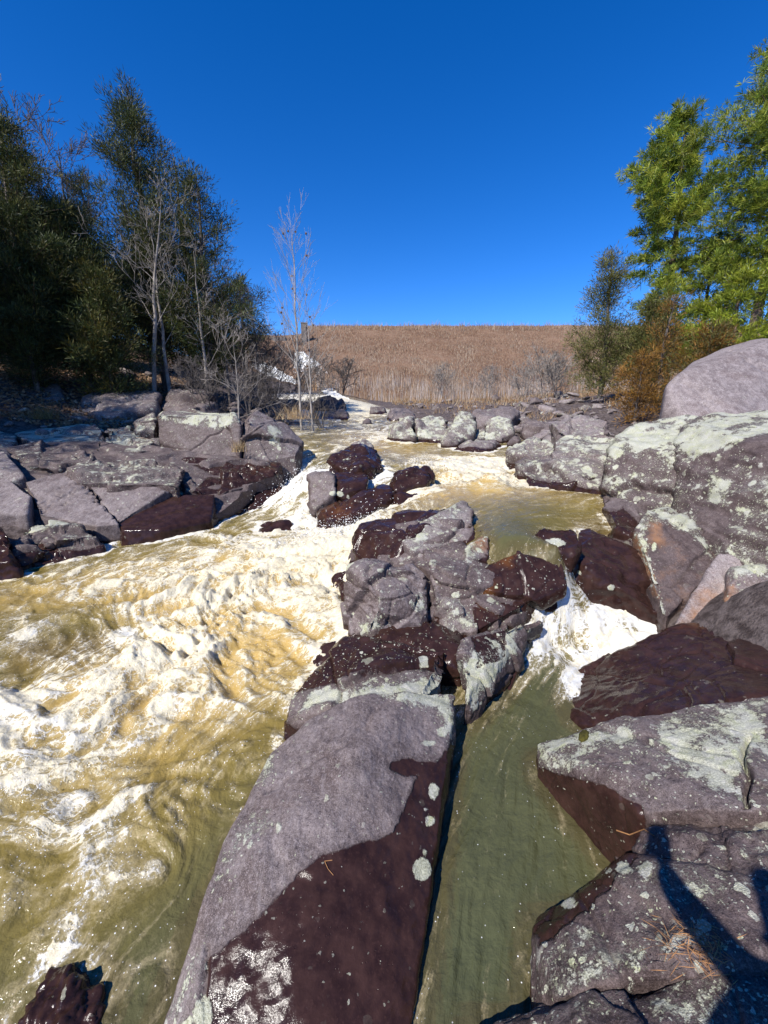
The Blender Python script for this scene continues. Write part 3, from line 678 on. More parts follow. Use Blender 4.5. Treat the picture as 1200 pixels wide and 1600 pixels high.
rock('large wet brown block on the ridge, water trickling down its right face',
 [(768,852,-1.2),(810,868,-1.25),(878,880,-1.32),(882,915,-1.46),(850,962,-1.72),(790,972,-1.70),(742,988,-1.69),(728,930,-1.5),(735,875,-1.28)],
 back=.25, rough=.014, facets=13, fdep=.04, wet=.1, lic=0.25, tone=.4, rust=.25, rustpoly=[([(735,900),(780,905),(785,950),(745,960)],.75),([(765,850),(810,855),(800,885),(770,880)],.9)], sm=0)
rock('broken grey block in the middle of the central ridge, right of the square boulder', [(670,872,-1.3),(700,868,-1.26),(726,880,-1.3),(730,925,-1.47),(722,950,-1.56),(682,935,-1.52),(672,905,-1.42)], back=.25, rough=.014, facets=11, fdep=.04, lic=0.41, tone=.5, rust=.15, sm=0)
rock('low cracked block with pale lichen between the square boulder and the wet brown block', [(676,930,-1.5),(720,925,-1.48),(750,945,-1.53),(748,985,-1.68),(715,992,-1.72),(672,982,-1.7)], back=.2, rough=.014, facets=11, fdep=.04, lic=0.45, tone=.45, rust=.3, licpoly=[([(718,965),(745,960),(740,985),(720,985)],1.0)], sm=0)
rock('dark wet shelf with trickling water under the square front boulder', [(548,992,-1.78),(600,982,-1.74),(680,978,-1.69),(724,990,-1.66),(720,1022,-1.68),(640,1030,-1.74),(560,1025,-1.8)], back=.1, rough=.014, facets=11, fdep=.04, wet=.1, lic=0.25, tone=.35, rust=.2, sm=0)
rock('low wet maroon rock at the foam edge, left of the ridge ledges', [(505,1000,-1.86),(550,990,-1.8),(570,1010,-1.8),(560,1050,-1.84),(510,1070,-1.9),(480,1060,-1.95)], back=.1, rough=.014, facets=8, fdep=.04, wet=.1, lic=0.25, tone=.3, sm=0)

rock('dark fractured bedrock core filling the joints of the central ridge', [(522,904,-1.69),(552,852,-1.45),(640,808,-1.15),(742,802,-1.09),(872,886,-1.40),(850,962,-1.74),(720,1006,-1.70),(565,1006,-1.80),(690,900,-1.36)], back=.08, rough=.02, facets=24, fdep=.05, wet=None, lic=.22, tone=.25, rust=.2, sm=0, vox=.014)

# ---- the rock cluster standing in the rapid
rock('upper reddish rock of the cluster in the rapid, with a pale lichen patch', [(505,718,8.0),(512,703,8.3),(560,697,8.5),(587,701,8.5),(594,715,8.1),(582,733,7.7),(540,740,7.6),(508,734,7.7)], back=.2, rough=.05, facets=8, fdep=.08, wet=.05, lic=0.17, tone=.45, licpoly=[([(535,708),(552,704),(548,722),(536,720)],.95)], near=.925, sm=0)
rock('grey lichened tip of the rock cluster, furthest upstream', [(548,693,8.8),(558,684,8.95),(572,682,9.0),(586,692,8.9),(582,703,8.7),(552,703,8.7)], back=.2, rough=.05, facets=4, lic=0.48, tone=.5, near=.925, sm=0)
rock('squarish grey faced rock at the left end of the cluster in the rapid', [(484,742,7.3),(500,734,7.45),(522,745,7.1),(524,762,6.85),(490,779,6.7),(484,770,6.8)], back=.3, rough=.035, facets=3, lic=0.13, tone=.5, near=.925, sm=0)
rock('flat topped wet blue black ledge in the middle of the rapid cluster', [(508,736,7.45),(540,732,7.6),(574,738,7.45),(574,747,7.2),(572,762,7.0),(520,766,6.9),(522,746,7.05)], back=.1, rough=.03, facets=6, fdep=.05, wet=.1, lic=.05, tone=.25, near=.925, sm=0)
rock('brown wet dome of rock at the front of the rapid cluster, dotted with white lichen', [(502,784,6.5),(530,769,6.7),(600,757,6.75),(622,764,6.6),(604,785,6.3),(562,800,6.0),(545,812,5.85),(510,806,5.95),(500,795,6.2)], back=.2, rough=.04, wet=.1, lic=.0, tone=.45, sm=5, rustpoly=[([(500,780),(555,780),(550,812),(500,810)],.7)], near=.925)
rock('jagged wet rock at the right end of the rapid cluster', [(606,752,7.0),(627,726,7.35),(660,728,7.4),(678,743,7.15),(668,752,6.9),(640,760,6.8),(606,764,6.75)], back=.25, rough=.05, facets=8, fdep=.08, wet=.1, lic=0.18, tone=.35, near=.925, sm=0)
rock('low rock awash between the two halves of the rapid cluster', [(612,770,6.5),(650,758,6.7),(676,756,6.8),(690,765,6.5),(650,785,6.2),(615,790,6.15)], back=.1, rough=.05, wet=.2, lic=0, tone=.3, near=.925, sm=0)
rock('low brown dome of rock breaking the water left of the white rapid', [(398,826,6.15),(420,812,6.35),(452,810,6.4),(462,818,6.25),(440,830,6.05),(405,832,6.05)], back=.2, rough=.02, wet=.2, lic=0, tone=.6, sm=6, zb=-2.2, near=.955)
rock('rock under the spray where the left fall lands', [(352,790,7.5),(380,765,7.9),(430,752,8.1),(446,765,7.8),(420,785,7.5),(370,796,7.4)], back=.2, rough=.06, wet=.2, lic=0, tone=.3, near=.955, sm=0)
rock('shallow rocky hump under the streaming water at the left edge of the photo', [(-20,1050,-2.04),(60,1000,-1.965),(140,975,-1.93),(200,985,-1.94),(208,1008,-1.99),(130,1055,-2.03)], back=.15, rough=.03, wet=.3, lic=0, tone=.35, sm=5, zb=-2.4)
rock('dark wet boulder in the water at the bottom left corner, dotted with lichen', [(20,1610,-2.07),(30,1545,-2.08),(70,1518,-2.06),(130,1513,-2.06),(157,1548,-2.10),(152,1610,-2.11),(80,1640,-2.07),(70,1560,-2.03)], back=.06, zb=-2.4, rough=.03, wet=.02, lic=0.25, tone=.45, sm=6, facets=0)

# ---- left bank shelf
rock('big flat faced block on the left shelf, lichen along its top edge', [(243,646,8.8),(255,640,9.4),(370,641,9.4),(376,650,8.6),(374,713,8.2),(300,709,8.3),(255,693,8.5),(243,686,8.6)], back=.5, rough=.014, facets=4, fdep=.05, lic=0.15, tone=0.39, chips=3, chip=.03, licpoly=[([(240,640),(380,640),(380,660),(340,672),(250,655)],.75),([(376,650),(380,650),(378,715),(372,715)],.4)], vox=.02, sm=0)
rock('angular purple block forming the right half of the big left shelf block', [(374,650,8.75),(400,641,9.3),(430,652,9.2),(472,690,8.9),(462,712,8.4),(420,719,8.2),(376,714,8.2),(387,656,8.5)], back=.5, rough=.014, facets=4, fdep=.05, lic=0.20, tone=0.57, chips=4, chip=.05, licpoly=[([(415,665),(440,670),(440,705),(420,690)],.7)], vox=.02, sm=0)
rock('thin slab lying behind the big left shelf block', [(290,634,10.6),(345,648,10.2),(350,656,10.0),(290,645,10.2),(300,633,11)], back=.5, rough=0.021, lic=0.37, tone=0.31, terr=(.15, .6), vox=.02, sm=0)
rock('long dark fronted slab across the top of the left shelf', [(14,700,7.6),(60,687,8.2),(100,688,8.2),(165,708,7.6),(142,724,7.2),(82,733,6.9),(28,720,7.1)], back=.3, rough=0.025, facets=4, fdep=.05, lic=0.24, tone=0.28, licpoly=[([(20,702),(60,700),(110,735),(20,735)],.35)], chips=3, chip=.035, spread=.06, terr=(.15, .6), vox=.02, sm=0)
rock('rough lichen spotted middle slab of the left shelf', [(112,734,6.8),(145,713,7.3),(240,713,7.5),(290,730,7.1),(278,756,6.5),(200,754,6.5),(125,752,6.5)], back=.3, rough=0.035, facets=4, fdep=.05, lic=0.39, tone=0.26, chips=3, chip=.035, spread=.06, terr=(.15, .6), vox=.02, sm=0)
rock('smooth purple slab with diagonal cracks on the left shelf', [(38,752,6.4),(95,736,6.8),(140,757,6.4),(186,818,5.7),(150,822,5.6),(60,803,5.7)], back=.2, rough=.014, facets=2, fdep=.03, lic=0.04, tone=0.68, cracks=[([(130,752),(185,812)],3,.05),([(45,800),(120,760)],3,.03)], chips=3, chip=.035, spread=.06, vox=.02, sm=0)
rock('smooth purple slab with a scalloped front beside the dark wet slab on the left shelf', [(136,758,6.5),(175,749,6.7),(240,748,6.8),(263,765,6.5),(222,792,6.1),(184,816,5.75)], back=.2, rough=.014, facets=2, fdep=.03, lic=0.09, tone=0.63, chips=3, chip=.035, spread=.06, vox=.02, sm=0)
rock('dark wet maroon slab dipping into the rapid from the left shelf', [(183,818,5.75),(225,789,6.2),(280,771,6.6),(336,771,6.7),(332,814,6.2),(250,829,5.7),(190,828,5.6)], back=.15, rough=.014, wet=.2, lic=0.00, tone=0.38, facets=2, fdep=.03, chips=3, chip=.035, spread=.06, vox=.02, sm=0)
rock('flat wet brown shelf reaching the left fall below the big block', [(255,713,7.8),(330,713,8.0),(440,717,8.2),(434,736,7.8),(366,761,7.1),(336,776,6.8),(285,757,6.8)], back=.2, rough=0.028, facets=4, fdep=.05, lic=0.20, tone=0.25, wetpoly=[(270,712),(445,712),(445,740),(360,765),(330,780),(300,770),(330,740)], rustpoly=[([(380,725),(435,720),(430,740),(380,750)],.6)], chips=3, chip=.035, spread=.06, terr=(.15, .6), vox=.02, sm=0)
rock('pale fractured block at the left edge of the shelf', [(-60,702,7.2),(8,703,7.2),(38,743,6.5),(0,748,6.3),(-60,748,6.3)], back=.3, rough=.014, facets=2, fdep=.03, lic=0.24, tone=0.75, chips=3, chip=.035, spread=.06, vox=.02, sm=0)
rock('smooth pale purple block below the fractured one at the left edge', [(-60,746,6.3),(15,748,6.4),(48,776,6.0),(42,804,5.6),(-60,804,5.5)], back=.2, rough=.014, facets=2, fdep=.03, lic=0.09, tone=0.77, chips=3, chip=.035, spread=.06, vox=.02, sm=0)
rock('low dark rock at the waterline on the left, capped with pale green lichen', [(8,834,5.1),(40,800,5.5),(85,799,5.6),(128,817,5.5),(158,840,5.25),(100,855,4.95),(25,870,4.7)], back=.15, rough=0.035, facets=6, fdep=.06, lic=0.28, tone=0.19, margin=.14, licpoly=[([(20,815),(50,796),(95,800),(108,818),(60,830),(20,840)],.95)], terr=(.15, .6), vox=.02, sm=0)
rock('black wet rock at the very left edge of the water', [(-60,812,5.0),(3,818,5.0),(32,872,4.55),(-60,892,4.4)], back=.2, rough=0.028, lic=0.03, tone=0.12, wet=.1, vox=.02, sm=0)
rock('lichen whitened ledge behind the dark slab of the left shelf', [(20,674,9),(70,664,9.6),(150,660,9.9),(170,680,8.9),(160,698,8.0),(40,692,8.0)], back=.4, rough=0.035, facets=4, fdep=.05, lic=0.63, tone=0.43, chips=3, chip=.035, spread=.06, terr=(.15, .6), vox=.02, sm=0)
rock('lichen whitened ledge left of the big block with a small pool on it', [(165,666,9.6),(205,664,9.6),(240,690,8.8),(222,708,8.0),(165,702,8.0)], back=.4, rough=0.035, facets=4, fdep=.05, lic=0.55, tone=0.40, chips=3, chip=.035, spread=.06, terr=(.15, .6), vox=.02, sm=0)
rock('round pale boulder leaning against the left end of the big block', [(212,662,9.5),(222,642,9.7),(238,640,9.7),(246,660,9.4),(240,676,9.2),(215,676,9.2)], back=.4, rough=0.028, lic=0.46, tone=0.46, vox=.02, sm=0)
rock('pale broken ledge at the far left of the shelf, beside the fractured block', [(-60,690,8.2),(-10,672,9),(25,680,8.8),(20,702,7.7),(-60,708,7.3)], back=.3, rough=0.035, facets=4, fdep=.05, lic=0.46, tone=0.40, chips=3, chip=.035, spread=.06, terr=(.15, .6), vox=.02, sm=0)

rock('broad low bedrock floor under the cracked slabs of the left shelf', [(-60,715,7.2),(20,690,8.5),(150,690,8.6),(240,697,8.4),(430,724,8.0),(345,782,6.7),(332,806,6.3),(180,812,5.95),(60,808,5.85),(-60,804,5.7)], back=.1, rough=.04, facets=2, fdep=.03, lic=0.14, tone=.25, chips=2, chip=.02, vox=.035, terr=(.15, .6))

# ---- right bank
rock('dark wet slide of rock beside the small right hand fall', [(905,818,-1.23),(945,815,-1.19),(1000,868,-1.43),(1047,966,-1.78),(985,955,-1.80),(930,915,-1.62),(892,872,-1.36)], back=.15, rough=.03, facets=9, fdep=.03, sm=1, wet=.3, lic=0, tone=.35)
rock('rounded wet grey rock where the pool meets the foot of the rock wall', [(942,788,5.0),(965,771,5.2),(1005,778,4.9),(1014,802,4.5),(992,838,4.1),(960,822,4.3)], back=.2, rough=.02, sm=5, facets=4, lic=.1, tone=.4, wetpoly=[(935,800),(975,792),(1000,812),(1020,812),(1000,850),(950,840)])
rock('flat wet slab lying in the pool with one lichen patch on top', [(826,838,-1.16),(850,823,-1.10),(904,822,-1.10),(907,845,-1.18),(896,864,-1.26),(850,855,-1.22)], back=.05, rough=.012, wet=.2, lic=0, tone=.25, zb=-1.6)
rock('huge bulging rock wall streaked with white lichen, its left half', [(952,692,5.7),(965,676,5.9),(1010,658,6.2),(1060,652,6.2),(1110,650,6.0),(1110,700,4.9),(1075,700,5.0),(1085,800,4.45),(1058,788,4.55),(1010,770,4.9),(945,782,5.2),(948,740,5.4)], back=.8, rough=.05, facets=0, sm=7, chips=4, chip=.03, lic=.46, tone=.22, margin=.0, licpoly=[([(940,700),(970,670),(1070,645),(1080,690),(1000,705),(960,720)],.85)], cracks=[([(945,782),(985,757),(1050,770)],5,.10)], grooves=(.5, 5, .03))
rock('huge bulging rock wall streaked with white lichen, its right half beside the photo edge', [(1050,705,5.0),(1070,665,5.5),(1110,648,5.8),(1200,641,5.6),(1330,640,5.2),(1330,700,3.9),(1200,694,4.1),(1130,700,4.5),(1058,790,4.5),(1085,830,4.1),(1120,865,3.75),(1200,872,3.35),(1330,880,2.9)], back=.9, rough=.05, sm=7, facets=0, chips=3, chip=.02, lic=.46, tone=.22, licpoly=[([(1050,690),(1100,645),(1210,640),(1210,690),(1150,700),(1080,720)],.9),([(1165,685),(1210,682),(1210,705),(1170,712)],-1),([(1080,780),(1140,790),(1140,850),(1100,850)],-1),([(1110,740),(1145,745),(1140,795),(1100,780)],.85)], grooves=(.45, 4, .03))
rock('large smooth rounded purple boulder perched on top of the right rock wall', [(1033,642,7.2),(1040,602,7.4),(1082,565,7.7),(1130,541,8.0),(1182,527,8.2),(1240,530,8.2),(1320,580,7.8),(1330,650,7.0),(1150,650,6.6),(1070,650,6.8)], back=1.2, zb=-.5, rough=.018, facets=0, sm=10, chips=3, chip=.03, lic=.02, tone=1.0, cracks=[([(1160,560),(1200,575)],4,.04),([(1060,600),(1095,605),(1110,640)],5,.03)])
rock('tall leaning rock with orange brown face and white crest below the rock wall', [(990,826,4.1),(1015,791,4.25),(1046,789,4.3),(1088,823,4.1),(1130,853,3.9),(1126,880,3.6),(1096,915,3.4),(1052,970,3.22),(1030,952,3.28),(1003,862,3.8)], back=.35, rough=.02, sm=5, chips=3, chip=.03, lic=.04, tone=.05, rust=.36, licpoly=[([(985,825),(1015,786),(1060,790),(1095,825),(1120,870),(1080,835),(1040,815),(1010,830)],.85),([(990,830),(1010,830),(1020,880),(1048,960),(1030,962),(1000,880)],.7)], rustpoly=[([(985,830),(1008,850),(1020,930),(1000,890)],1.0),([(1010,810),(1035,815),(1040,860),(1015,850)],.8)])
rock('smooth pink orange ramp of rock between the leaning rock and the grey boulder', [(1122,862,3.66),(1158,866,3.6),(1162,900,3.4),(1140,958,3.18),(1055,973,3.18),(1088,918,3.38)], back=.05, rough=.01, facets=0, sm=5, steep=.0, chips=1, lic=.02, tone=1.0, rust=.30, margin=.0, rustpoly=[([(1050,985),(1090,905),(1150,905),(1140,975)],.62)])
rock('grey rounded boulder at the right edge under the rock wall', [(1148,892,3.3),(1200,880,3.35),(1280,895,3.2),(1300,975,2.75),(1200,978,2.8),(1125,958,3.0)], back=.3, steep=.2, chips=3, chip=.04, rough=.03, sm=5, lic=0.28, tone=.6, licpoly=[([(1140,885),(1200,878),(1200,900),(1145,905)],.8)], rustpoly=[([(1120,930),(1150,905),(1155,965),(1120,965)],.8)])
rock('broad dark maroon wet ledge sloping down to the green channel', [(1060,970,-1.72),(1200,976,-1.62),(1330,982,-1.55),(1330,1085,-1.5),(1200,1090,-1.54),(1080,1112,-1.66),(940,1138,-1.95),(860,1125,-2.07),(872,1062,-2.05),(950,1027,-2.01),(1040,988,-1.90)], back=.02, rough=.02, facets=9, fdep=.022, sm=5, chips=2, chip=.02, wet=.3, lic=.02, tone=.5, vox=.0125, rustpoly=[([(1050,965),(1210,975),(1210,985),(1060,985)],.7)])
rock('wide lichen crusted rock split by a dark crack, right of the green channel',
 [(838,1162,-1.88),(900,1140,-1.76),(1050,1108,-1.58),(1200,1086,-1.45),(1330,1080,-1.40),(950,1200,-1.64),(838,1197,-1.93),(870,1180,-1.78),(1000,1270,-1.64),(950,1300,-1.88),(882,1234,-2.02),(1100,1265,-1.53),(1200,1260,-1.45),(1330,1290,-1.42)],
 back=.05, rough=.016, facets=6, fdep=.012, sm=4, vox=.0085, chips=3, chip=.03, lic=.33, tone=.36, cracks=[([(1168,1150),(1160,1185),(1172,1215),(1165,1260)],4,.07),([(1000,1150),(1080,1165),(1160,1185)],3,.012)],
 licpoly=[([(835,1160),(900,1138),(990,1130),(1000,1165),(920,1175),(880,1215),(835,1195)],.9),([(1030,1110),(1200,1085),(1200,1140),(1170,1200),(1120,1240),(1060,1215),(1020,1160)],.72),([(880,1220),(960,1225),(1010,1275),(950,1300)],-1)],
 wetpoly=[(838,1200),(880,1212),(930,1222),(1000,1255),(1010,1290),(1000,1345),(900,1330),(820,1240)])
rock('narrow rock band below the split lichen rock, crossed by a shadow', [(985,1328,-1.66),(1005,1300,-1.62),(1100,1272,-1.54),(1200,1280,-1.46),(1330,1300,-1.40),(1330,1400,-1.40),(1200,1392,-1.46),(1055,1335,-1.56)], back=.05, rough=.02, sm=4, vox=.0085, lic=.36, tone=.15, facets=5, fdep=.015, licpoly=[([(1060,1300),(1180,1275),(1200,1330),(1120,1310)],.6)])
rock('lichen blotched rock with a wet maroon corner at the lower right of the green channel',
 [(985,1330,-1.66),(1052,1340,-1.56),(1200,1392,-1.47),(1330,1400,-1.42),(834,1440,-1.95),(838,1472,-1.84),(842,1555,-1.86),(870,1562,-1.76),(980,1527,-1.65),(1060,1487,-1.55),(1150,1492,-1.51),(1330,1490,-1.42),(930,1382,-1.70),(870,1410,-1.86)],
 back=.03, rough=.014, facets=5, fdep=.01, sm=4, vox=.0085, chips=3, chip=.02, lic=.32, tone=.12, wetpoly=[(830,1420),(985,1322),(1000,1335),(960,1380),(890,1440),(840,1480)],
 licpoly=[([(838,1480),(900,1440),(1100,1440),(1120,1480),(980,1522),(870,1565),(838,1555)],.70),([(845,1530),(930,1500),(960,1525),(870,1565)],.95)])
rock('flat lichen blotched rock along the bottom right edge of the photo', [(740,1612,-2.0),(870,1585,-1.76),(1000,1548,-1.66),(1090,1508,-1.58),(1330,1480,-1.48),(1340,1760,-1.50),(900,1760,-1.62),(760,1700,-1.85)], back=.03, rough=.016, sm=4, vox=.0085, chips=2, chip=.02, lic=.48, tone=.15, facets=5, fdep=.015, licpoly=[([(1000,1540),(1150,1520),(1150,1570),(1000,1600)],.9)])
rock('reddish lichen spotted rock slope left of the big wall on the right bank', [(866,690,7.5),(900,676,7.9),(962,670,7.6),(956,768,5.6),(900,752,5.9),(858,718,6.8)], back=.5, rough=.06, facets=8, fdep=.06, lic=0.41, tone=.5, licpoly=[([(860,680),(960,665),(960,700),(900,705)],.75)])
rock('low dark ledge with white lichen dots at the right edge of the pool', [(798,716,7.2),(850,706,7.3),(932,746,5.9),(880,757,5.8),(824,748,6.2)], back=.2, rough=.06, facets=9, fdep=.09, lic=0.37, tone=.35, margin=.1)
rock('pale jumbled ledge above the low dark one on the right bank', [(790,702,8.4),(835,682,9),(872,692,8),(860,716,7.4),(800,713,7.9)], back=.3, rough=.07, facets=9, fdep=.1, lic=0.48, tone=.55)
rock('broad pink grey slab sloping down towards the orange cedar', [(860,660,9.5),(905,648,10),(960,650,9.2),(966,672,8.2),(880,680,8.6)], back=.6, rough=.06, facets=7, fdep=.08, lic=0.29, tone=.8)

# ---- the far ridge across the river
rock('pale green lichened boulder at the left end of the far ridge', [(606,684,11.2),(608,664,11.6),(622,650,11.9),(640,647,11.9),(648,662,11.6),(646,685,11.1)], back=.5, rough=.06, facets=5, fdep=.08, lic=0.59, tone=.6)
rock('lichened ridge block with dark vertical clefts', [(648,685,11.2),(650,652,11.7),(668,643,12),(702,645,12),(712,660,11.6),(702,687,11.0)], back=.5, rough=.07, facets=8, fdep=.14, lic=0.59, tone=.6)
rock('tilted pointed rock leaning left on the far ridge', [(686,690,10.6),(700,668,11),(722,638,11.6),(738,637,11.6),(746,655,11.3),(738,676,10.9),(708,694,10.4)], back=.4, rough=.05, facets=4, fdep=.06, lic=0.59, tone=.5)
rock('rounded lichen speckled boulder right of the pointed rock', [(750,682,11.0),(754,660,11.6),(775,649,11.9),(798,656,11.7),(802,678,11.1),(780,686,10.9)], back=.5, rough=.07, facets=5, fdep=.08, lic=0.59, tone=.6)
rock('flat grey rock lying in the pool before the pointed rock', [(710,697,10.0),(722,684,10.5),(770,682,10.6),(785,692,10.2),(778,706,9.7),(730,704,9.8)], back=.3, rough=.04, facets=4, lic=0.33, tone=.6)
rock('small dark triangular rock in the far pool', [(792,689,10.4),(802,679,10.7),(813,688,10.4)], back=.3, rough=.04, lic=0.155, tone=.4)
rock('small round rock between the pointed rock and the speckled boulder', [(736,684,10.9),(744,668,11.3),(760,670,11.3),(762,684,10.9)], back=.3, rough=.04, lic=0.48, tone=.4)
rock('long flat slab behind the pointed rock at the far ridge', [(735,650,13.5),(740,636,14.2),(800,633,14.6),(812,642,14.2),(800,656,13.2)], back=.8, rough=.05, facets=4, lic=0.155, tone=.55)
rock('dark step edged block right of the far ridge pool', [(818,672,11.6),(824,660,12.2),(875,657,12.4),(878,672,11.6),(850,677,11.3)], back=.6, rough=.06, facets=6, fdep=.1, lic=0.13, tone=.45)
rock('square dark rock with a white top in the far rapid', [(575,648,18.5),(578,635,19),(600,632,19.3),(607,650,18.3)], back=.6, rough=.08, facets=3, lic=0.25, tone=.3)
rock('low reddish ledge beside the square dark rock in the far rapid', [(604,652,17),(608,638,18),(640,636,18),(650,650,16.8)], back=.6, rough=.08, facets=4, lic=0.13, tone=.5)
rock('black rounded bank of rock left of the far rapid', [(486,648,18.5),(490,628,20),(515,618,21),(535,622,21),(542,640,19.5),(525,648,18.5)], back=1.5, rough=.12, facets=6, fdep=.15, lic=.05, tone=.1)
rock('flat dark rock at the waterline under the black rounded bank', [(496,655,17),(510,643,18),(540,640,18.5),(545,652,17.2),(520,658,16.8)], back=.5, rough=.06, facets=3, lic=0.155, tone=.3)
rock('small rock awash in the middle of the far rapid', [(566,658,15.6),(574,651,16),(582,657,15.7)], back=.3, rough=.05, lic=.05, tone=.4)
build_river()
# ---- shaded boulders of the left bank
rock('large shaded boulder at the far left under the dark conifers', [(-60,640,11.5),(10,596,13),(90,600,13),(110,640,11.6),(40,668,10.6),(-60,670,10.5)], back=1.2, rough=.12, facets=7, fdep=.15, lic=.2, tone=.5)
rock('sloping shaded rock sheet below the tree line, catching streaks of sun', [(100,655,11),(130,622,12.5),(200,604,14),(250,612,13.5),(240,640,12),(150,662,10.8)], back=1.0, rough=.08, facets=5, fdep=.1, lic=.25, tone=.6)
rock('shaded boulder between the sloping sheet and the round pale boulder', [(150,662,10.8),(165,645,11.3),(205,642,11.4),(212,660,10.8)], back=.8, rough=.06, facets=4, fdep=.1, lic=.3, tone=.6)
rock('low shaded rock in front of the left tree line, right of the sloping sheet', [(245,640,12.2),(262,614,13.4),(320,610,14),(345,632,12.6),(300,642,12)], back=1.0, rough=.08, facets=6, fdep=.12, lic=.2, tone=.45)
rock('shaded ledge at the left edge under the leaf covered slope', [(-60,612,14),(0,588,15.5),(70,585,16),(120,604,14.5),(40,612,13.8)], back=1.2, rough=.1, facets=6, fdep=.12, lic=.2, tone=.5)

# ------------------------------------------------------------------ loose stones in the rubble
def stone_mesh(seed):
    rng = np.random.RandomState(seed)
    p = rng.normal(size=(15, 3)); p /= np.linalg.norm(p, axis=1)[:, None]; p *= np.array([1, rng.uniform(.6, .9), rng.uniform(.4, .7)]) * .5
    V, Q = remesh(hull_mesh(p, 2, rng, .06), .075)
    V = smooth(V, Q, 1); N = normals(V, Q)
    V = V + N * (.05 * fbm(V * 2.6 + seed * 7, 3))[:, None]
    m = mesh_np('stone', V, [Q])
    n = len(V); attr(m, 'wet', np.full(n, -1.)); attr(m, 'lic', np.full(n, rng.uniform(.05, .45))); attr(m, 'rust', np.full(n, rng.uniform(0, .25)))
    attr(m, 'spot', np.full(n, -1.)); attr(m, 'tone', np.full(n, rng.uniform(.3, 1.0)))
    m.materials.append(M_ROCK)
    return m
STONES = [stone_mesh(s) for s in range(9)]
rng = np.random.RandomState(5)
def stones(n, region, smin, smax, label, group, avoid_water=True):
    k = 0; tries = 0
    while k < n and tries < n * 30:
        tries += 1
        px0, px1, d0, d1 = region
        d = rng.uniform(d0, d1); a = (rng.uniform(px0, px1) - 600) / F_PX
        x, y = a * d * .97, d
        g = gz(x, y)
        if avoid_water and W(np.array([x]), np.array([y]))[0] > g - .02: continue
        s = smin + (smax - smin) * rng.uniform() ** 2.2
        o = bpy.data.objects.new('stone', STONES[rng.randint(len(STONES))]); COL.objects.link(o)
        o.location = (x, y, g + s * .12); o.scale = (s, s * rng.uniform(.7, 1.1), s * rng.uniform(.6, 1)); o.rotation_euler = (rng.uniform(-.35, .35), rng.uniform(-.35, .35), rng.uniform(0, 6.3))
        tag(o, label, 'stone', group); k += 1
stones(120, (770, 1000, 9.5, 20), .2, .9, 'loose purple grey stone in the rubble on the right bank before the grassy dam', 'loose stones on the right bank')
stones(60, (600, 900, 19, 32), .3, 1.1, 'small stone in the strip of rubble at the foot of the grassy dam', 'stones at the foot of the dam')
stones(70, (170, 440, 12, 20), .25, 1.0, 'shaded stone in the rubble under the dark trees on the left bank', 'stones under the left trees')
stones(40, (395, 500, 12.5, 17), .15, .55, 'small stone around the foot of the slender pale tree', 'stones round the slender tree')
stones(22, (0, 245, 9.0, 11.2), .2, .7, 'pale loose stone lying on the back of the left shelf', 'loose stones on the left shelf')
stones(25, (700, 830, 12, 16), .3, .9, 'dark stone jumbled behind the far ridge', 'stones behind the far ridge')

# ------------------------------------------------------------------ the grassy dam
DX0 = -13.2
def dam_z(x, y):
    t = np.clip((y - 40.0) / 35.0, 0, 1.15)
    z = .45 + 13.15 * np.where(t < 1, t ** 1.12, 1.0 - (t - 1) * .05)
    left = sstep(DX0 - .6, DX0 + .2, x) 
    lower = np.minimum(z, 11.3)
    return EYE + np.where(x < DX0, lower, z)
def build_dam():
    xs = np.concatenate([np.arange(-24, 40, .5), np.arange(40, 130, 4)]); ys = np.concatenate([np.arange(38, 82, .5), [90, 100, 120]])
    X, Y = np.meshgrid(xs, ys); x = X.ravel(); y = Y.ravel()
    z = dam_z(x, y)
    z = np.where(y < 40, EYE + .45 - (40 - y) * .5, z); z = np.where(y > 82, z - (y - 82) * .35, z)
    z += .18 * fbm(np.stack([x * .25, y * .25, 0 * x], 1), 4)
    nx, ny = len(xs), len(ys); i = np.arange(nx * ny).reshape(ny, nx)
    q = np.stack([i[:-1, :-1], i[:-1, 1:], i[1:, 1:], i[1:, :-1]], -1).reshape(-1, 4)
    tag(link('dam_slope', mesh_np('dam_slope', np.stack([x, y, z], 1), [q]), M_DAM), 'long straight topped dam slope covered in dry brown grass', None, kind='structure')
build_dam()
def blades(name, label, x, y, z, h, w, col, lean=.25, parts=1):
    n = len(x); a = rng.uniform(0, 2 * np.pi, n); b = np.stack([x, y, z], 1)
    side = np.stack([np.cos(a) * .9 + .1, np.sin(a) * .3, 0 * a], 1); side /= np.linalg.norm(side, axis=1)[:, None]
    ln = rng.normal(size=(n, 2)) * lean
    tip = b + np.stack([ln[:, 0] * h, ln[:, 1] * h, h], 1)
    V = np.stack([b - side * w[:, None] * .5, b + side * w[:, None] * .5, tip], 1).reshape(-1, 3)
    m = mesh_np(name, V, [np.arange(3 * n).reshape(-1, 3)], smooth=False)
    attr_c(m, 'col', np.repeat(col, 3, 0))
    return tag(link(name, m, M_GRASS), label, 'grass', kind='stuff')
def palette(n, cols, var=.25):
    c = np.array(cols)[rng.randint(len(cols), size=n)]
    return c * (1 + rng.uniform(-var, var, (n, 1)))
n = 90000
t_ = rng.uniform(0, 1, n) ** 1.25; y = 40 + 36 * t_; x = rng.uniform(-14, 1, n); x = np.where(rng.uniform(size=n) < .8, rng.uniform(-13, 38, n), rng.uniform(-22, 60, n))
z = dam_z(x, y) - .05
nn = fbm(np.stack([x * .22, y * .12, 0 * x], 1), 3)
h = np.where(t_ < .35, rng.uniform(.2, .7, n), rng.uniform(.15, .4, n)) * (1 + .6 * nn)
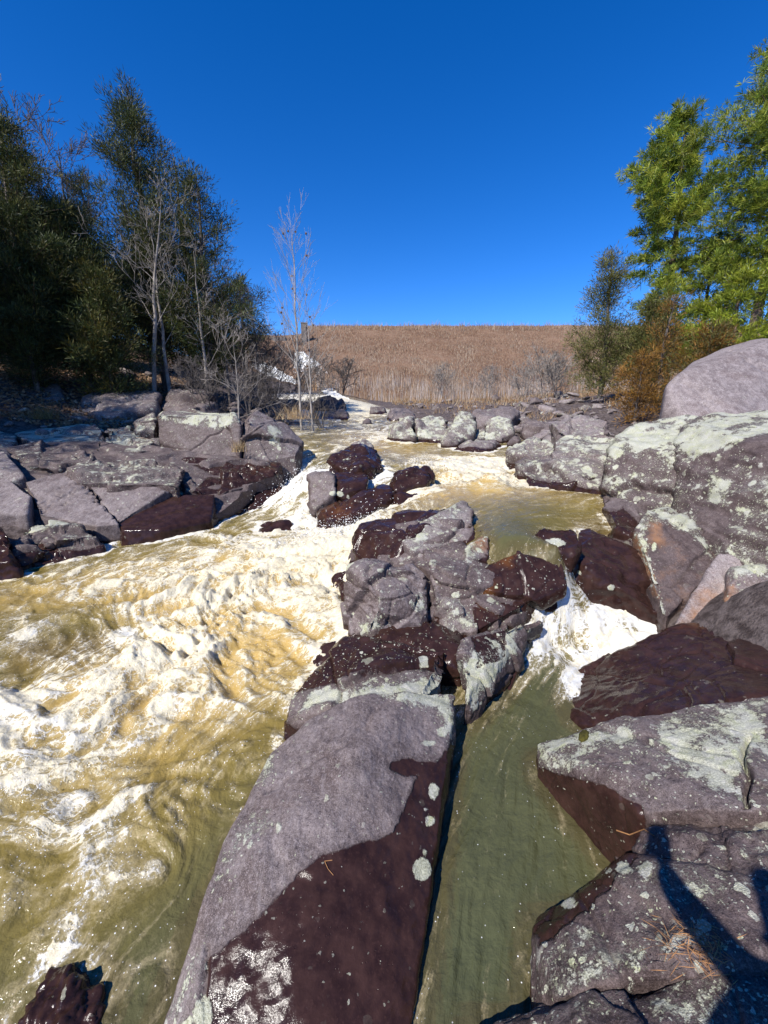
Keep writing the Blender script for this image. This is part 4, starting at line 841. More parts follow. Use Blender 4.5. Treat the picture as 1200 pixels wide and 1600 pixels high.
colr = np.where((rng.uniform(size=n) < np.clip(.30 + .5 * nn - .25 * (t_ > .5), .05, .9))[:, None], palette(n, [(.44, .34, .24), (.36, .27, .20), (.48, .39, .29)]), palette(n, [(.26, .15, .095), (.32, .205, .13), (.19, .11, .07), (.37, .26, .17)]))
blades('dry_grass', 'dry brown grass and stalks covering the dam slope', x, y, z, np.clip(h, .12, 1.4), rng.uniform(.035, .08, n), colr)
n = 1800; x = rng.uniform(-12.5, 40, n); y = rng.uniform(72, 76.5, n)
blades('crest_grass', 'ragged taller grass along the crest of the dam', x, y, dam_z(x, y) - .05, rng.uniform(.2, 1.1, n) * (1 + .5 * fbm(np.stack([x * .4, 0 * x, 0 * x], 1), 2)), rng.uniform(.04, .09, n), palette(n, [(.36, .25, .16), (.45, .36, .25), (.26, .16, .1)]), .3)
# taller pale stalks low on the slope
n = 7000; x = rng.uniform(-7, 22, n); y = rng.uniform(34, 47, n); k = fbm(np.stack([x * .3, y * .3, 0 * x], 1), 3) > .0; x, y = x[k], y[k]; n = len(x)
z = np.where(y > 40, dam_z(x, y), G(x, y)) - .1
blades('tall_stalks', 'band of tall pale dead stalks at the foot of the dam', x, y, z, rng.uniform(.8, 2.0, n), rng.uniform(.03, .06, n), palette(n, [(.48, .41, .36), (.36, .27, .2), (.55, .48, .42), (.40, .25, .13)]), .1)
n = 14000; y = rng.uniform(11, 42, n); x = rng.uniform(.02, .62, n) * y; k = (fbm(np.stack([x * .5, y * .5, 0 * x], 1), 3) > -.1 + (y < 26) * .2) & (G(x, y) > W(x, y) + .1); x, y = x[k], y[k]; n = len(x)
blades('bank_grass', 'dry grass and leaf litter along the right bank below the dam', x, y, G(x, y) - .05, rng.uniform(.1, .5, n) * (.4 + y / 42), rng.uniform(.0009, .0018, n) * y, palette(n, [(.40, .28, .16), (.30, .19, .1), (.48, .38, .25), (.36, .2, .09)]), .5)

# ------------------------------------------------------------------ spillway
def prism(name, quad, z0, z1, mat, parent=None):
    """upright block over a plan outline"""
    V = [(a, b, z0) for a, b in quad] + [(a, b, z1) for a, b in quad]; k = len(quad)
    bm = bmesh.new(); vs = [bm.verts.new(v) for v in V]
    bm.faces.new(vs[:k][::-1]); bm.faces.new(vs[k:])
    for i in range(k): bm.faces.new([vs[i], vs[(i + 1) % k], vs[k + (i + 1) % k], vs[k + i]])
    bmesh.ops.recalc_face_normals(bm, faces=bm.faces)
    bmesh.ops.bevel(bm, geom=bm.edges[:], offset=.04, segments=1, affect='EDGES')
    m = bpy.data.meshes.new(name); bm.to_mesh(m); bm.free()
    return link(name, m, mat, parent)
w0 = P(388, 531, 68); w1 = P(476, 531, 68)
e = empty('spillway_wall', (w0[0], 68, EYE), 'brown concrete spillway wall with dark buttresses left of the dam', 'wall')
def wl(x, y): return (x - w0[0], y - 68)
prism('wall_face', [wl(w0[0] - 6, 68), wl(w1[0], 68), wl(w1[0], 69), wl(w0[0] - 6, 69)], -1, w0[2] - EYE, M_CONC, e)
for px in (391, 437):
    b = P(px, 531, 66.5)
    prism('buttress', [wl(b[0] - .9, 66.0), wl(b[0] + .9, 66.0), wl(b[0] + .9, 67.99), wl(b[0] - .9, 67.99)], -1, w0[2] - EYE + .1, M_CONC, e)
pz = P(475, 506, 66)
e2 = empty('wall_pier', (pz[0], 66, EYE), 'short squared pier at the left end of the dam crest', 'pier')
prism('pier', [(-.4, -.4), (.4, -.4), (.4, .4), (-.4, .4)], 0, pz[2] - EYE, M_CONC, e2)
prism('pier_cap', [(-.46, -.46), (.46, -.46), (.46, .46), (-.46, .46)], pz[2] - EYE + .003, pz[2] - EYE + .14, M_CONC, e2)
# pale slab and falling white water below the wall
def strip(name, rows, mat, label, disp=.25, kind='structure', thick=0):
    """a sheet through rows of places (left to right), rippled"""
    R = np.array([[P(*p) for p in r] for r in rows]); nu, nv = 26, 26
    def rs(A, m):
        t = np.linspace(0, len(A) - 1, m); i = np.clip(t.astype(int), 0, len(A) - 2); f = (t - i).reshape(-1, *([1] * (A.ndim - 1)))
        return A[i] * (1 - f) + A[i + 1] * f
    A = rs(R, nu); A = np.stack([rs(a, nv) for a in A])
    V = A.reshape(-1, 3)
    V = V + np.stack([0 * V[:, 0], -np.abs(fbm(V * .9, 3)) * disp, fbm(V * 1.3 + 5, 3) * disp], 1)
    i = np.arange(nu * nv).reshape(nu, nv); q = np.stack([i[:-1, :-1], i[:-1, 1:], i[1:, 1:], i[1:, :-1]], -1).reshape(-1, 4)
    m = mesh_np(name, V, [q]); nV = len(V)
    if mat is M_WATER:
        attr(m, 'foam', np.full(nV, .80)); attr(m, 'tone', np.full(nV, .1)); attr(m, 'chaos', np.full(nV, 1.)); attr_c(m, 'flow', V * .3)
    return tag(link(name, m, mat), label, None if kind else 'slab', kind=kind)
strip('spillway_water', [[(382,562,60),(400,562,60)],[(400,575,52),(425,572,52)],[(420,592,44),(460,590,44)],[(440,606,38),(475,604,38)]], M_WATER, 'white water sliding down the spillway behind the bare trees', .3)
strip('spillway_fall', [[(461,550,58),(472,552,58),(484,556,58)],[(460,568,55),(480,566,55),(502,570,55)],[(459,588,51),(488,587,51),(517,590,50)]], M_WATER, 'bright white fall of water at the left foot of the dam', .35)
strip('far_rapid', [[(498,604,38),(510,605,38),(520,606,38)],[(504,612,33),(514,612,33),(526,613,33)],[(512,622,28),(526,622,28),(548,626,27)]], M_WATER, 'white rapid leading from the spillway to the pools', .2)

# ------------------------------------------------------------------ trees
class Tubes:
    def __init__(self): self.V = []; self.F = []; self.n = 0
    def add(self, pts, rad, sides=5):
        pts = np.asarray(pts, float); k = len(pts)
        t = np.gradient(pts, axis=0); t /= np.linalg.norm(t, axis=1)[:, None] + 1e-9
        ref = np.where(np.abs(t[:, 2:3]) > .9, np.array([[1., 0, 0]]), np.array([[0, 0, 1.]]))
        u = np.cross(t, ref); u /= np.linalg.norm(u, axis=1)[:, None] + 1e-9; v = np.cross(t, u)
        a = np.arange(sides) / sides * 2 * np.pi
        ring = pts[:, None] + (u[:, None] * np.cos(a)[None, :, None] + v[:, None] * np.sin(a)[None, :, None]) * np.asarray(rad)[:, None, None]
        self.V.append(ring.reshape(-1, 3))
        i = np.arange(k * sides).reshape(k, sides) + self.n
        j = np.roll(i, -1, 1)
        self.F.append(np.stack([i[:-1], j[:-1], j[1:], i[1:]], -1).reshape(-1, 4))
        self.n += k * sides
    def mesh(self, name): return mesh_np(name, np.concatenate(self.V), [np.concatenate(self.F)])
def unit(v): return v / (np.linalg.norm(v) + 1e-9)
def grow(tb, p, d, L, r, level, rg, up, spread, tips, minr, nchild=(5, 4, 3), wig=.13):
    k = max(3, int(5 - level)); pts = [p]; q = p.copy(); dd = d.copy()
    for s in range(k):
        dd = unit(dd + rg.normal(size=3) * wig + np.array([0, 0, up])); q = q + dd * L / k; pts.append(q)
    rad = np.linspace(r, max(r * .3, minr), len(pts))
    tb.add(pts, rad, 5 if level < 1 else 3)
    tips.append(q)
    if level >= len(nchild): return
    n = nchild[level]
    for c in range(n):
        t = rg.uniform(.25, 1); i = min(int(t * k), k - 1); f = t * k - i
        o = pts[i] * (1 - f) + pts[i + 1] * f
        az = rg.normal(size=3); az -= az @ dd * dd; az = unit(az)
        nd = unit(unit(pts[i + 1] - pts[i]) * math.cos(spread) + az * math.sin(spread))
        grow(tb, o, nd, L * rg.uniform(.4, .65), max(rad[i] * .55, minr), level + 1, rg, up, spread, tips, minr, nchild, wig)
def bare_tree(label, x, y, H, r, seed, mat, nb=18, up=.06, spread=.6, start=.3, blen=.28, lean=(0, 0), minr=.0045, nchild=(5, 4, 2), group=None, seeds=0, name='bare_tree', stems=1, wig=.11, elev=(.5, .95)):
    rg = np.random.RandomState(seed); z = gz(x, y) - .1
    root = empty(name, (x, y, z), label, 'tree', group)
    tr = Tubes(); br = Tubes(); tips = []
    for s_ in range(stems):
        k = 12; ts = np.linspace(0, 1, k)
        off = rg.normal(size=2) * (.35 if stems > 1 else 0)
        pts = np.stack([lean[0] * ts + off[0] * H * ts + .015 * H * np.cumsum(rg.normal(size=k)) * .35, lean[1] * ts + off[1] * H * ts + .015 * H * np.cumsum(rg.normal(size=k)) * .35, H * ts], 1); pts[0, :2] = 0
        rad = r * (1 - ts) ** .8 + minr
        tr.add(pts, rad, 7)
        for b in range(nb):
            t = start + (1 - start) * (b + rg.uniform()) / nb; i = min(int(t * (k - 1)), k - 2); f = t * (k - 1) - i
            o = pts[i] * (1 - f) + pts[i + 1] * f
            az = b * 2.4 + rg.uniform(-.5, .5); e_ = rg.uniform(*elev)
            d = np.array([math.cos(az) * math.cos(e_), math.sin(az) * math.cos(e_), math.sin(e_)])
            grow(br, o, d, H * blen * (1.15 - .75 * t) * rg.uniform(.7, 1.2), max((r * (1 - t)) * .36, minr * 1.4), 0, rg, up, spread, tips, minr, nchild, wig)
    link('trunk', tr.mesh('trunk'), mat, root); link('branches', br.mesh('branches'), mat, root)
    if seeds:
        bm = bmesh.new(); bmesh.ops.create_icosphere(bm, subdivisions=1, radius=.035); sm_ = bpy.data.meshes.new('seed_ball'); bm.to_mesh(sm_); bm.free()
        for q in rg.permutation(len(tips))[:seeds]:
            o = link('seed_ball', sm_, M_SEED, root); o.location = Vector(tips[q]) - Vector((0, 0, .06))
    return root
def shards(C, D, length, width, rg, tri=True):
    """leaf-sized faces at C pointing along D"""
    n = len(C); D = D / (np.linalg.norm(D, axis=1)[:, None] + 1e-9)
    s = np.cross(D, rg.normal(size=(n, 3))); s /= np.linalg.norm(s, axis=1)[:, None] + 1e-9
    L = length[:, None]; w = width[:, None]
    V = np.stack([C - s * w * .25, C + D * L * .5 + s * w * .5, C + D * L, C + D * L * .5 - s * w * .5], 1).reshape(-1, 3)
    return V, np.arange(4 * n).reshape(-1, 4)
def conifer(name, label, x, y, H, R, seed, cols, kind='cedar', nbr=150, start=.06, group=None, cat='tree', zoff=0, density=1.0, asym=None, shape=.8, dead=0, trunk_r=None, lsize=1.0):
    rg = np.random.RandomState(seed); z = gz(x, y) - .1 + zoff
    root = empty(name, (x, y, z), label, cat, group)
    tr = Tubes(); br = Tubes(); C = []; D = []; K = []
    k = 10; ts = np.linspace(0, 1, k); wob = np.cumsum(rg.normal(size=(k, 2)), 0) * H * .006
    pts = np.stack([wob[:, 0], wob[:, 1], H * ts], 1)
    tr.add(pts, (trunk_r or H * .017) * (1 - ts) ** .8 + .012, 8)
    for b in range(nbr):
        u = rg.uniform(); t = start + (.99 - start) * (u if kind == 'cedar' else (round(u * 16) + rg.uniform(-.25, .25)) / 16); t = min(max(t, start), .99)
        i = min(int(t * (k - 1)), k - 2); f = t * (k - 1) - i; o = pts[i] * (1 - f) + pts[i + 1] * f
        az = rg.uniform(0, 2 * math.pi)
        prof = (1 - t) ** shape * (sstep(start - .05, start + .22, t) * .45 + .55) if kind == 'cedar' else np.clip(1.15 * (1 - t) ** .65, .1, 1) * (.55 + .45 * sstep(start, start + .3, t))
        L = R * float(prof) * rg.uniform(.40, 1.2) + .12
        if asym: L *= 1 + asym[1] * math.cos(az - asym[0])
        el = rg.uniform(.25, .8) if kind == 'cedar' else rg.uniform(-.12, .28) + .55 * t ** 3
        d = np.array([math.cos(az) * math.cos(el), math.sin(az) * math.cos(el), math.sin(el)])
        m = 6; q = o.copy(); bp = [q]; dd = d
        for s in range(m):
            dd = unit(dd + rg.normal(size=3) * .1 + np.array([0, 0, .05 if kind == 'cedar' else .04 + .05 * (s > 3)])); q = q + dd * L / m; bp.append(q)
        bp = np.array(bp); br.add(bp, np.linspace(max(.006 * L + .004, .008), .004, m + 1), 4)
        if rg.uniform() < dead: continue
        nc = max(2, int((L * 10 if kind == 'cedar' else L * 16) * density))
        tt = rg.uniform(.12 if kind == 'cedar' else .3, 1, nc) ** .8; ii = np.minimum((tt * m).astype(int), m - 1); ff = (tt * m - ii)[:, None]
        c = bp[ii] * (1 - ff) + bp[ii + 1] * ff
        sd = rg.normal(size=(nc, 3)); sd[:, 2] *= .45
        c = c + sd * (.10 + .16 * L * (1 - tt * .6)[:, None] * (.26 if kind == 'cedar' else .42))
        C.append(c); D.append(np.tile(dd, (nc, 1)) + sd * .5 + np.array([0, 0, .35])); K.append(np.full(nc, rg.uniform(.75, 1.25)))
    C = np.concatenate(C); D = np.concatenate(D); K = np.concatenate(K); n = len(C)
    cc = np.array(cols)[rg.randint(len(cols), size=n)] * K[:, None] * rg.uniform(.75, 1.25, (n, 1))
    if kind == 'cedar':
        rep = 26; off = rg.normal(size=(n, rep, 3)) * np.array([.085, .085, .085]) * lsize
        Cs = (C[:, None] + off).reshape(-1, 3); Ds = (D[:, None] * .5 + off * 7 / lsize + rg.normal(size=(n, rep, 3)) * .5 + np.array([0, 0, .3])).reshape(-1, 3)
        ln = rg.uniform(.07, .20, len(Cs)) * lsize; wd = rg.uniform(.010, .026, len(Cs)) * lsize
    else:
        rep = 17
        Cs = np.repeat(C, rep, 0) + rg.normal(size=(n * rep, 3)) * .02; Ds = (D[:, None] / (np.linalg.norm(D, axis=1)[:, None, None]) * .75 + rg.normal(size=(n, rep, 3)) * .62).reshape(-1, 3)
        ln = rg.uniform(.13, .26, len(Cs)) * lsize; wd = rg.uniform(.014, .026, len(Cs)) * lsize
    V, Q = shards(Cs, Ds, ln, wd, rg)
    m = mesh_np('crown', V, [Q], smooth=False); attr_c(m, 'col', np.repeat(np.repeat(cc, rep, 0) * rg.uniform(.75, 1.25, (len(Cs), 1)), 4, 0))
    link('trunk', tr.mesh('trunk'), M_BARK_PINE if kind == 'pine' else M_BARK_GREY, root); link('branches', br.mesh('branches'), M_BARK_DARK if kind != 'pine' else M_BARK_PINE, root)
    link('crown', m, M_LEAF if kind == 'cedar' else M_NEEDLE, root)
    return root
def copy_tree(o, loc, rz, s, label):
    c = o.copy(); COL.objects.link(c); c.location = loc; c.rotation_euler = (0, 0, rz); c.scale = (s, s, s); c['label'] = label
    for ch in list(o.children):
        k = ch.copy(); COL.objects.link(k); k.parent = c
    return c
def at(px, d): return (px - 600) / F_PX * d / 1.05, d
def height(px, py, d, base): return P(px, py, d)[2] - base
DARK = [(.046, .066, .020), (.062, .080, .022), (.080, .090, .024), (.042, .056, .022), (.11, .10, .028)]
def cedar_at(label, px, top, d, R, seed, cols=DARK, **k):
    x = P(px, top + 100, d)[0]; H = P(px, top, d)[2] - (gz(x, d) - .1)
    return conifer('cedar_tree', label, x, d, H, R, seed, cols, **k)
LG = 'dark cedars on the left bank'
c1 = cedar_at('tallest dark cedar of the left bank, its ragged top against the sky', 215, 138, 16, 4.5, 11, nbr=250, shape=1.0, group=LG, dead=.18, density=.95)
c2 = cedar_at('cedar at the right edge of the left bank trees, leaning out over the bare bushes', 312, 280, 15.5, 2.7, 12, nbr=150, shape=.65, group=LG, dead=.25, density=.95)
c3 = cedar_at('broad dark conifer cut by the left edge of the photo', -5, 165, 13, 2.9, 13, nbr=190, shape=.8, group=LG)
c4 = cedar_at('dense mid height cedar between the left edge conifer and the tallest cedar', 110, 320, 14, 2.5, 14, nbr=170, shape=.6, group=LG)
c5 = cedar_at('short dark cedar in front of the tallest cedar, with a yellowish patch', 165, 430, 13, 1.5, 15, nbr=110, shape=.55, group=LG, cols=DARK + [(.09, .075, .012)])
c6 = cedar_at('low dark cedar by the leaf strewn slope at the left edge', 40, 400, 12.5, 1.7, 16, nbr=110, shape=.6, group=LG)
c7 = cedar_at('thin cedar behind the pale crooked trunks', 275, 240, 18, 2.8, 17, nbr=90, shape=.8, group=LG, dead=.3, density=.8)
for i, (x, y, s, rz) in enumerate([(-13.5, 8.2, 1.0, 1), (-12.2, 4.6, 1.1, 2.2), (-16.5, 10.5, 1.1, 3.5), (-15.5, 6.3, 1.2, 4.4), (-18.5, 13.5, 1.2, 5.2), (-17.5, 2.5, 1.15, .4)]):
    copy_tree([c1, c4, c3][i % 3], (x, y, gz(x, y) - .1), rz, s * (1.5 if i % 3 == 1 else 1), 'dark cedar beyond the left edge of the photo that shades the bank')
for i, (px, d, s) in enumerate([(60, 20, 1.0), (150, 21, .95), (330, 23, .8), (230, 24, 1.0), (380, 27, .75), (20, 17, .9)]):
    x = P(px, 500, d)[0]
    copy_tree([c4, c2, c5][i % 3], (x, d, gz(x, d) - .1), i * 1.3, s * 1.15, 'dark cedar in the back of the left bank wood, %s' % ['behind the edge conifer', 'behind the mid height cedar', 'behind the sapling', 'behind the tallest', 'near the spillway', 'right of the edge conifer'][i])

BT = 'bare trees on the left bank'
def bare_at(label, px, top, d, r, seed, mat, **k):
    x = P(px, 560, d)[0]; H = P(px, top, d)[2] - (gz(x, d) - .1)
    return bare_tree(label, x, d, H, r, seed, mat, **k)
bare_at('tall bare grey tree rising between the left edge conifer and the tallest cedar', 92, 195, 19, .12, 21, M_BARK_GREY, minr=.008, nb=18, blen=.34, spread=.55, group=BT, start=.35)
bare_at('bare grey tree with a fine twig crown just left of the tallest cedar', 140, 225, 20, .11, 22, M_BARK_GREY, minr=.008, nb=18, blen=.33, spread=.5, group=BT, start=.3)
bare_at('bare grey tree near the left edge, thin twigs against blue sky', 50, 205, 21, .1, 23, M_BARK_GREY, minr=.008, nb=18, blen=.33, group=BT, start=.35)
bare_at('pale crooked bare tree leaning right in front of the tallest cedar', 232, 300, 13.6, .075, 24, M_BARK_PALE, nb=11, blen=.33, lean=(.9, 0), spread=.7, group=BT, start=.35, nchild=(4, 3, 2))
bare_at('straight pale trunked bare tree right of the crooked one', 262, 355, 14, .065, 25, M_BARK_PALE, nb=11, blen=.28, spread=.7, group=BT, start=.35, nchild=(4, 3, 2))
bare_at('slim grey bare tree in front of the right edge cedar', 318, 390, 14.2, .055, 26, M_BARK_PALE, nb=12, blen=.3, spread=.75, group=BT, start=.25, nchild=(4, 3, 2))
bare_at('bare tree at the right end of the wood with drooping twigs', 352, 440, 15, .05, 27, M_BARK_GREY, nb=14, blen=.34, spread=.75, up=.0, group=BT, start=.25)
bare_at('scrubby bare tree left of the slender pale tree', 402, 470, 16, .05, 28, M_BARK_GREY, nb=16, blen=.36, spread=.8, up=.0, group=BT, start=.2)
bare_at('small sunlit pale sapling with spreading branches above the big left block', 365, 535, 10.9, .024, 29, M_BARK_PALE, nb=12, blen=.55, spread=.75, start=.2, minr=.004, nchild=(4, 3, 2))
bare_at('slender pale bare tree with hanging seed balls, standing by the upper pool', 466, 350, 13.6, .042, 30, M_BARK_WHITE, nb=36, blen=.25, spread=.36, elev=(.75, 1.1), up=.05, start=.28, seeds=14, minr=.0026, nchild=(4, 3), wig=.03, name='slender_tree')
bare_at('thinner pale tree just right of the slender one', 485, 490, 13.3, .035, 31, M_BARK_WHITE, nb=15, blen=.34, spread=.45, up=.05, start=.3, seeds=5, minr=.0032, nchild=(4, 2), wig=.03, name='slender_tree')
for i, (px, d, H) in enumerate([(330, 12.8, 1.6), (385, 14, 1.8), (420, 14.5, 1.5), (440, 15.5, 1.7), (300, 13.8, 1.5), (505, 14.2, 1.2), (395, 17, 2.4), (425, 20, 2.6), (505, 34, 2.6), (535, 36, 2.6), (460, 30, 3.2)]):
    x = P(px, 610, d)[0]
    bare_tree('leafless grey bush %s' % ['below the right edge cedar', 'beside the small pale sapling', 'between the sapling and the slender tree', 'just left of the slender tree', 'under the slim grey tree', 'right of the thinner pale tree', 'before the spillway water', 'before the dark buttresses', 'at the foot of the white fall', 'right of the white fall', 'behind the slender tree'][i],
              x, d, H, .018, 60 + i, M_BARK_GREY, nb=9, blen=.55, spread=.7, up=.03, start=.05, stems=3, nchild=(4, 3, 2), group='leafless bushes of the left bank', name='bare_bush', minr=.004 * d / 13)
for i, (px, d, H) in enumerate([(850, 27, 2.6), (872, 24, 2.2), (745, 36, 2.6), (815, 33, 2.4), (690, 37, 2.8)]):
    x = P(px, 610, d)[0]
    bare_tree('pale leafless bush %s' % ['below the right cedar at the foot of the dam', 'closest to the right cedar', 'in the middle of the dam foot', 'right of the middle of the dam foot', 'left of the middle of the dam foot'][i], x, d, H, .02, 80 + i, M_BARK_PALE, nb=12, blen=.5, spread=.6, up=.05, start=.05, stems=3, nchild=(4, 3, 2), group='leafless bushes below the dam', name='bare_bush', minr=.008)

# right bank trees
PINE = [(.18, .245, .03), (.26, .31, .035), (.12, .175, .03), (.34, .36, .05)]
def pine_at(label, px, top, d, R, seed, cols=PINE, **k):
    x = P(px, 420, d)[0]; H = P(px, top, d)[2] - (gz(x, d) - .1)
    return conifer('pine_tree', label, x, d, H, R, seed, cols, kind='pine', **k)
pine_at('slim pine standing apart, bright needles on layered branches reaching left', 1048, 180, 20, 3.2, 41, nbr=100, start=.46, asym=(math.pi, .4), lsize=1.3, density=1.25)
pine_at('tall thick pine at the right edge of the photo', 1196, 40, 16, 4.1, 42, nbr=220, start=.32, asym=(math.pi, .15), group=None)
pine_at('lower pine filling the gap between the slim pine and the right edge pine', 1110, 372, 18, 2.2, 43, nbr=90, start=.25)
pine_at('young yellow green pine just above the smooth rounded boulder', 1165, 425, 13, 1.7, 44, cols=[(.27, .31, .03), (.34, .37, .04), (.2, .25, .03)], nbr=70, start=.2)
pine_at('short pine behind the orange cedar', 1050, 420, 17, 1.6, 45, nbr=70, start=.2)
pine_at('pine beyond the right edge whose branches reach into the photo', 1290, 120, 15, 3.0, 46, nbr=110, start=.3)
OLIVE = [(.12, .125, .030), (.15, .145, .042), (.09, .10, .028), (.18, .16, .05)]
cedar_at('olive green cedar at the left end of the right bank trees', 950, 400, 17, 2.1, 51, cols=OLIVE, nbr=120, shape=.7, density=.9, dead=.15)
cedar_at('olive cedar half hidden behind the orange cedar', 1010, 470, 15.5, 1.3, 52, cols=OLIVE, nbr=110, shape=.6)
ORANGE = [(.20, .10, .022), (.24, .12, .024), (.13, .10, .028), (.11, .11, .03), (.29, .15, .028)]
cedar_at('rusty orange cedar beside the smooth rounded boulder', 1040, 462, 11.5, .95, 53, cols=ORANGE, nbr=85, shape=.85, density=1.0, lsize=.75, dead=.2)
cedar_at('small bright orange cedar bush at the left foot of the rusty cedar', 992, 555, 10.6, .75, 54, cols=[ORANGE[0], ORANGE[1], ORANGE[4]], nbr=60, shape=.6, density=1.2, lsize=.65, dead=.15)
cedar_at('low brownish cedar bush tucked against the smooth boulder', 1095, 510, 10.8, .8, 55, cols=ORANGE[:4], nbr=90, shape=.55, density=1.4, lsize=.7)

# leaf litter of the left bank and dry weeds
n = 26000; y = rng.uniform(10, 24, n); x = -rng.uniform(.42, 1.1, n) * y; z = G(x, y) + .02
a = rng.uniform(0, 6.28, n); Dv = np.stack([np.cos(a), np.sin(a), rng.uniform(-.1, .5, n)], 1)
V, Q = shards(np.stack([x, y, z + rng.uniform(0, .06, n)], 1), Dv, rng.uniform(.06, .13, n), rng.uniform(.04, .09, n), np.random.RandomState(3))
m = mesh_np('leaf_litter', V, [Q], smooth=False); attr_c(m, 'col', np.repeat(palette(n, [(.30, .19, .11), (.22, .13, .07), (.40, .29, .19)]), 4, 0))
tag(link('leaf_litter', m, M_GRASS), 'fallen brown leaves on the slope under the dark trees', 'leaves', kind='stuff')
def tuft(label, px, py, d, n, h, cols, spread):
    c = P(px, py, d); x = c[0] + rng.normal(size=n) * spread; y = c[1] + rng.normal(size=n) * spread
    o = blades('grass_tuft', label, x, y, np.full(n, c[2]), rng.uniform(.5, 1, n) * h, np.full(n, .012), palette(n, cols), .45); o['category'] = 'grass tuft'
    del o['kind']; return o
tuft('tawny dry grass tuft at the front of the big left block', 372, 706, 8.0, 70, .3, [(.3, .2, .1), (.4, .3, .17)], .06)
tuft('dry grass tuft at the foot of the slender pale tree', 462, 655, 13.2, 160, .55, [(.4, .26, .13), (.5, .38, .22)], .25)
tuft('dry yellow grass tuft in the shade at the left bank', 70, 655, 10.3, 140, .5, [(.2, .14, .05), (.28, .2, .08)], .15)
# ------------------------------------------------------------------ small things on the rocks
def on_rock(px, py, guess):
    """first surface met along the line of sight from eye level"""
    dg = bpy.context.evaluated_depsgraph_get(); r = ray(px, py); r = r / np.linalg.norm(r)
    ok, loc, nor, idx, ob, mt = SC.ray_cast(dg, Vector((0, 0, EYE)) + Vector(r) * .3, Vector(r))
    return (np.array(loc), np.array(nor)) if ok else (P(px, py, guess), np.array([0, 0, 1.]))
def twig(name, label, cat, pix, rad, mat, lift=.006, guess=-1.6):
    pts = []
    for px, py in pix:
        p, nn = on_rock(px, py, guess); pts.append(p + nn * lift)
    pts = np.array(pts); t = np.linspace(0, len(pts) - 1, len(pts) * 4); i = np.minimum(t.astype(int), len(pts) - 2); f = (t - i)[:, None]; f = f * f * (3 - 2 * f)
    q = pts[i] * (1 - f) + pts[i + 1] * f
    tb = Tubes(); tb.add(q, np.linspace(rad, rad * .6, len(q)), 5)
    return tag(link(name, tb.mesh(name), mat), label, cat)
twig('pine_needle', 'bent orange pine needle lying on the wet part of the long slab', 'pine needle', [(519,1344),(507,1346),(512,1358),(521,1368)], .0016, M_NEEDLE_DRY, .004)
twig('twig', 'thin reddish twig at the joint below the split lichen rock', 'twig', [(965,1297),(985,1303),(1008,1298),(1024,1308)], .003, M_NEEDLE_DRY)
twig('driftwood_stick', 'pale driftwood stick leaning by the small pool on the left shelf', 'stick', [(213,684),(225,686),(240,690)], .012, M_STICK, .02, 8.6)
# pine needles caught in the crack of the lower right rock
c, nn = on_rock(1092, 1485, -1.55)
n = 220; rg = np.random.RandomState(8); Cn = c + np.stack([rg.normal(size=n) * .055, rg.normal(size=n) * .03, np.abs(rg.normal(size=n)) * .012 + .006], 1)
Dn = np.stack([rg.normal(size=n) * 1.0, rg.normal(size=n) * .6, rg.normal(size=n) * .12], 1)
V, Q = shards(Cn, Dn, rg.uniform(.03, .07, n), np.full(n, .0022), rg)
m = mesh_np('fallen_pine_needles', V, [Q], smooth=False)
tag(link('fallen_pine_needles', m, M_NEEDLE_DRY), 'heap of fallen orange pine needles in the crack of the lower right rock', 'pine needles', kind='stuff')
c, nn = on_rock(912, 1150, -1.75)
bm = bmesh.new(); bmesh.ops.create_icosphere(bm, subdivisions=4, radius=1)
for v in bm.verts:
    s = 1 + .22 * float(perlin(np.array([v.co]) * 3.1)[0]); v.co = Vector((v.co.x * .052 * s, v.co.y * .026 * s, v.co.z * .012 * s))
m = bpy.data.meshes.new('moss_cushion'); bm.to_mesh(m); bm.free()
for p in m.polygons: p.use_smooth = True
o = link('moss_cushion', m, M_MOSS, loc=tuple(c)); o.rotation_euler = Vector(nn).to_track_quat('Z', 'Y').to_euler()
tag(o, 'dark olive moss cushion on the upper edge of the split lichen rock', 'moss')

# ------------------------------------------------------------------ spray thrown up by the falls
def spray(areas):
    bm = bmesh.new(); bmesh.ops.create_icosphere(bm, subdivisions=1, radius=1)
    bv = np.array([v.co for v in bm.verts]); bf = np.array([[v.index for v in f.verts] for f in bm.faces]); bm.free()
    P_, S_ = [], []
    for px, py, where, sx, sy, hz, n, s0, s1 in areas:
        c = P(px, py, where); q = c + rng.normal(size=(n, 3)) * np.array([sx, sy, 0])
        q[:, 2] = W(q[:, 0], q[:, 1]) + rng.exponential(hz, n) - .01
        P_.append(q); S_.append(s0 + (s1 - s0) * rng.uniform(size=n) ** 3)
    C = np.concatenate(P_); S = np.concatenate(S_); n = len(C)
    V = (C[:, None] + bv[None] * S[:, None, None] * rng.uniform(.7, 1.3, (n, 1, 3))).reshape(-1, 3)
    F = (bf[None] + (np.arange(n) * len(bv))[:, None, None]).reshape(-1, 3)
    m = mesh_np('spray_drops', V, [F])
    tag(link('spray_drops', m, M_SPRAY), 'white drops of spray flying over the rapids and falls', 'spray', kind='stuff')
spray([(540,800,5.4,.30,.15,.07,600,.0025,.008),(500,850,5.0,.45,.15,.05,700,.003,.010),(400,780,7.6,.5,.3,.07,700,.004,.012),(450,745,8.2,.3,.3,.08,500,.003,.010),(600,745,6.9,.2,.25,.07,250,.002,.007),(900,950,3.4,.22,.2,.035,450,.0012,.004),(330,800,7.0,.25,.2,.06,200,.004,.012),
       (300,1000,-1.9,.8,.6,.02,260,.0015,.0045),(150,1250,-2.03,.5,.35,.012,120,.001,.003),(590,690,11.5,.3,.3,.1,120,.005,.016),(820,735,7.9,.5,.3,.05,200,.004,.010)])

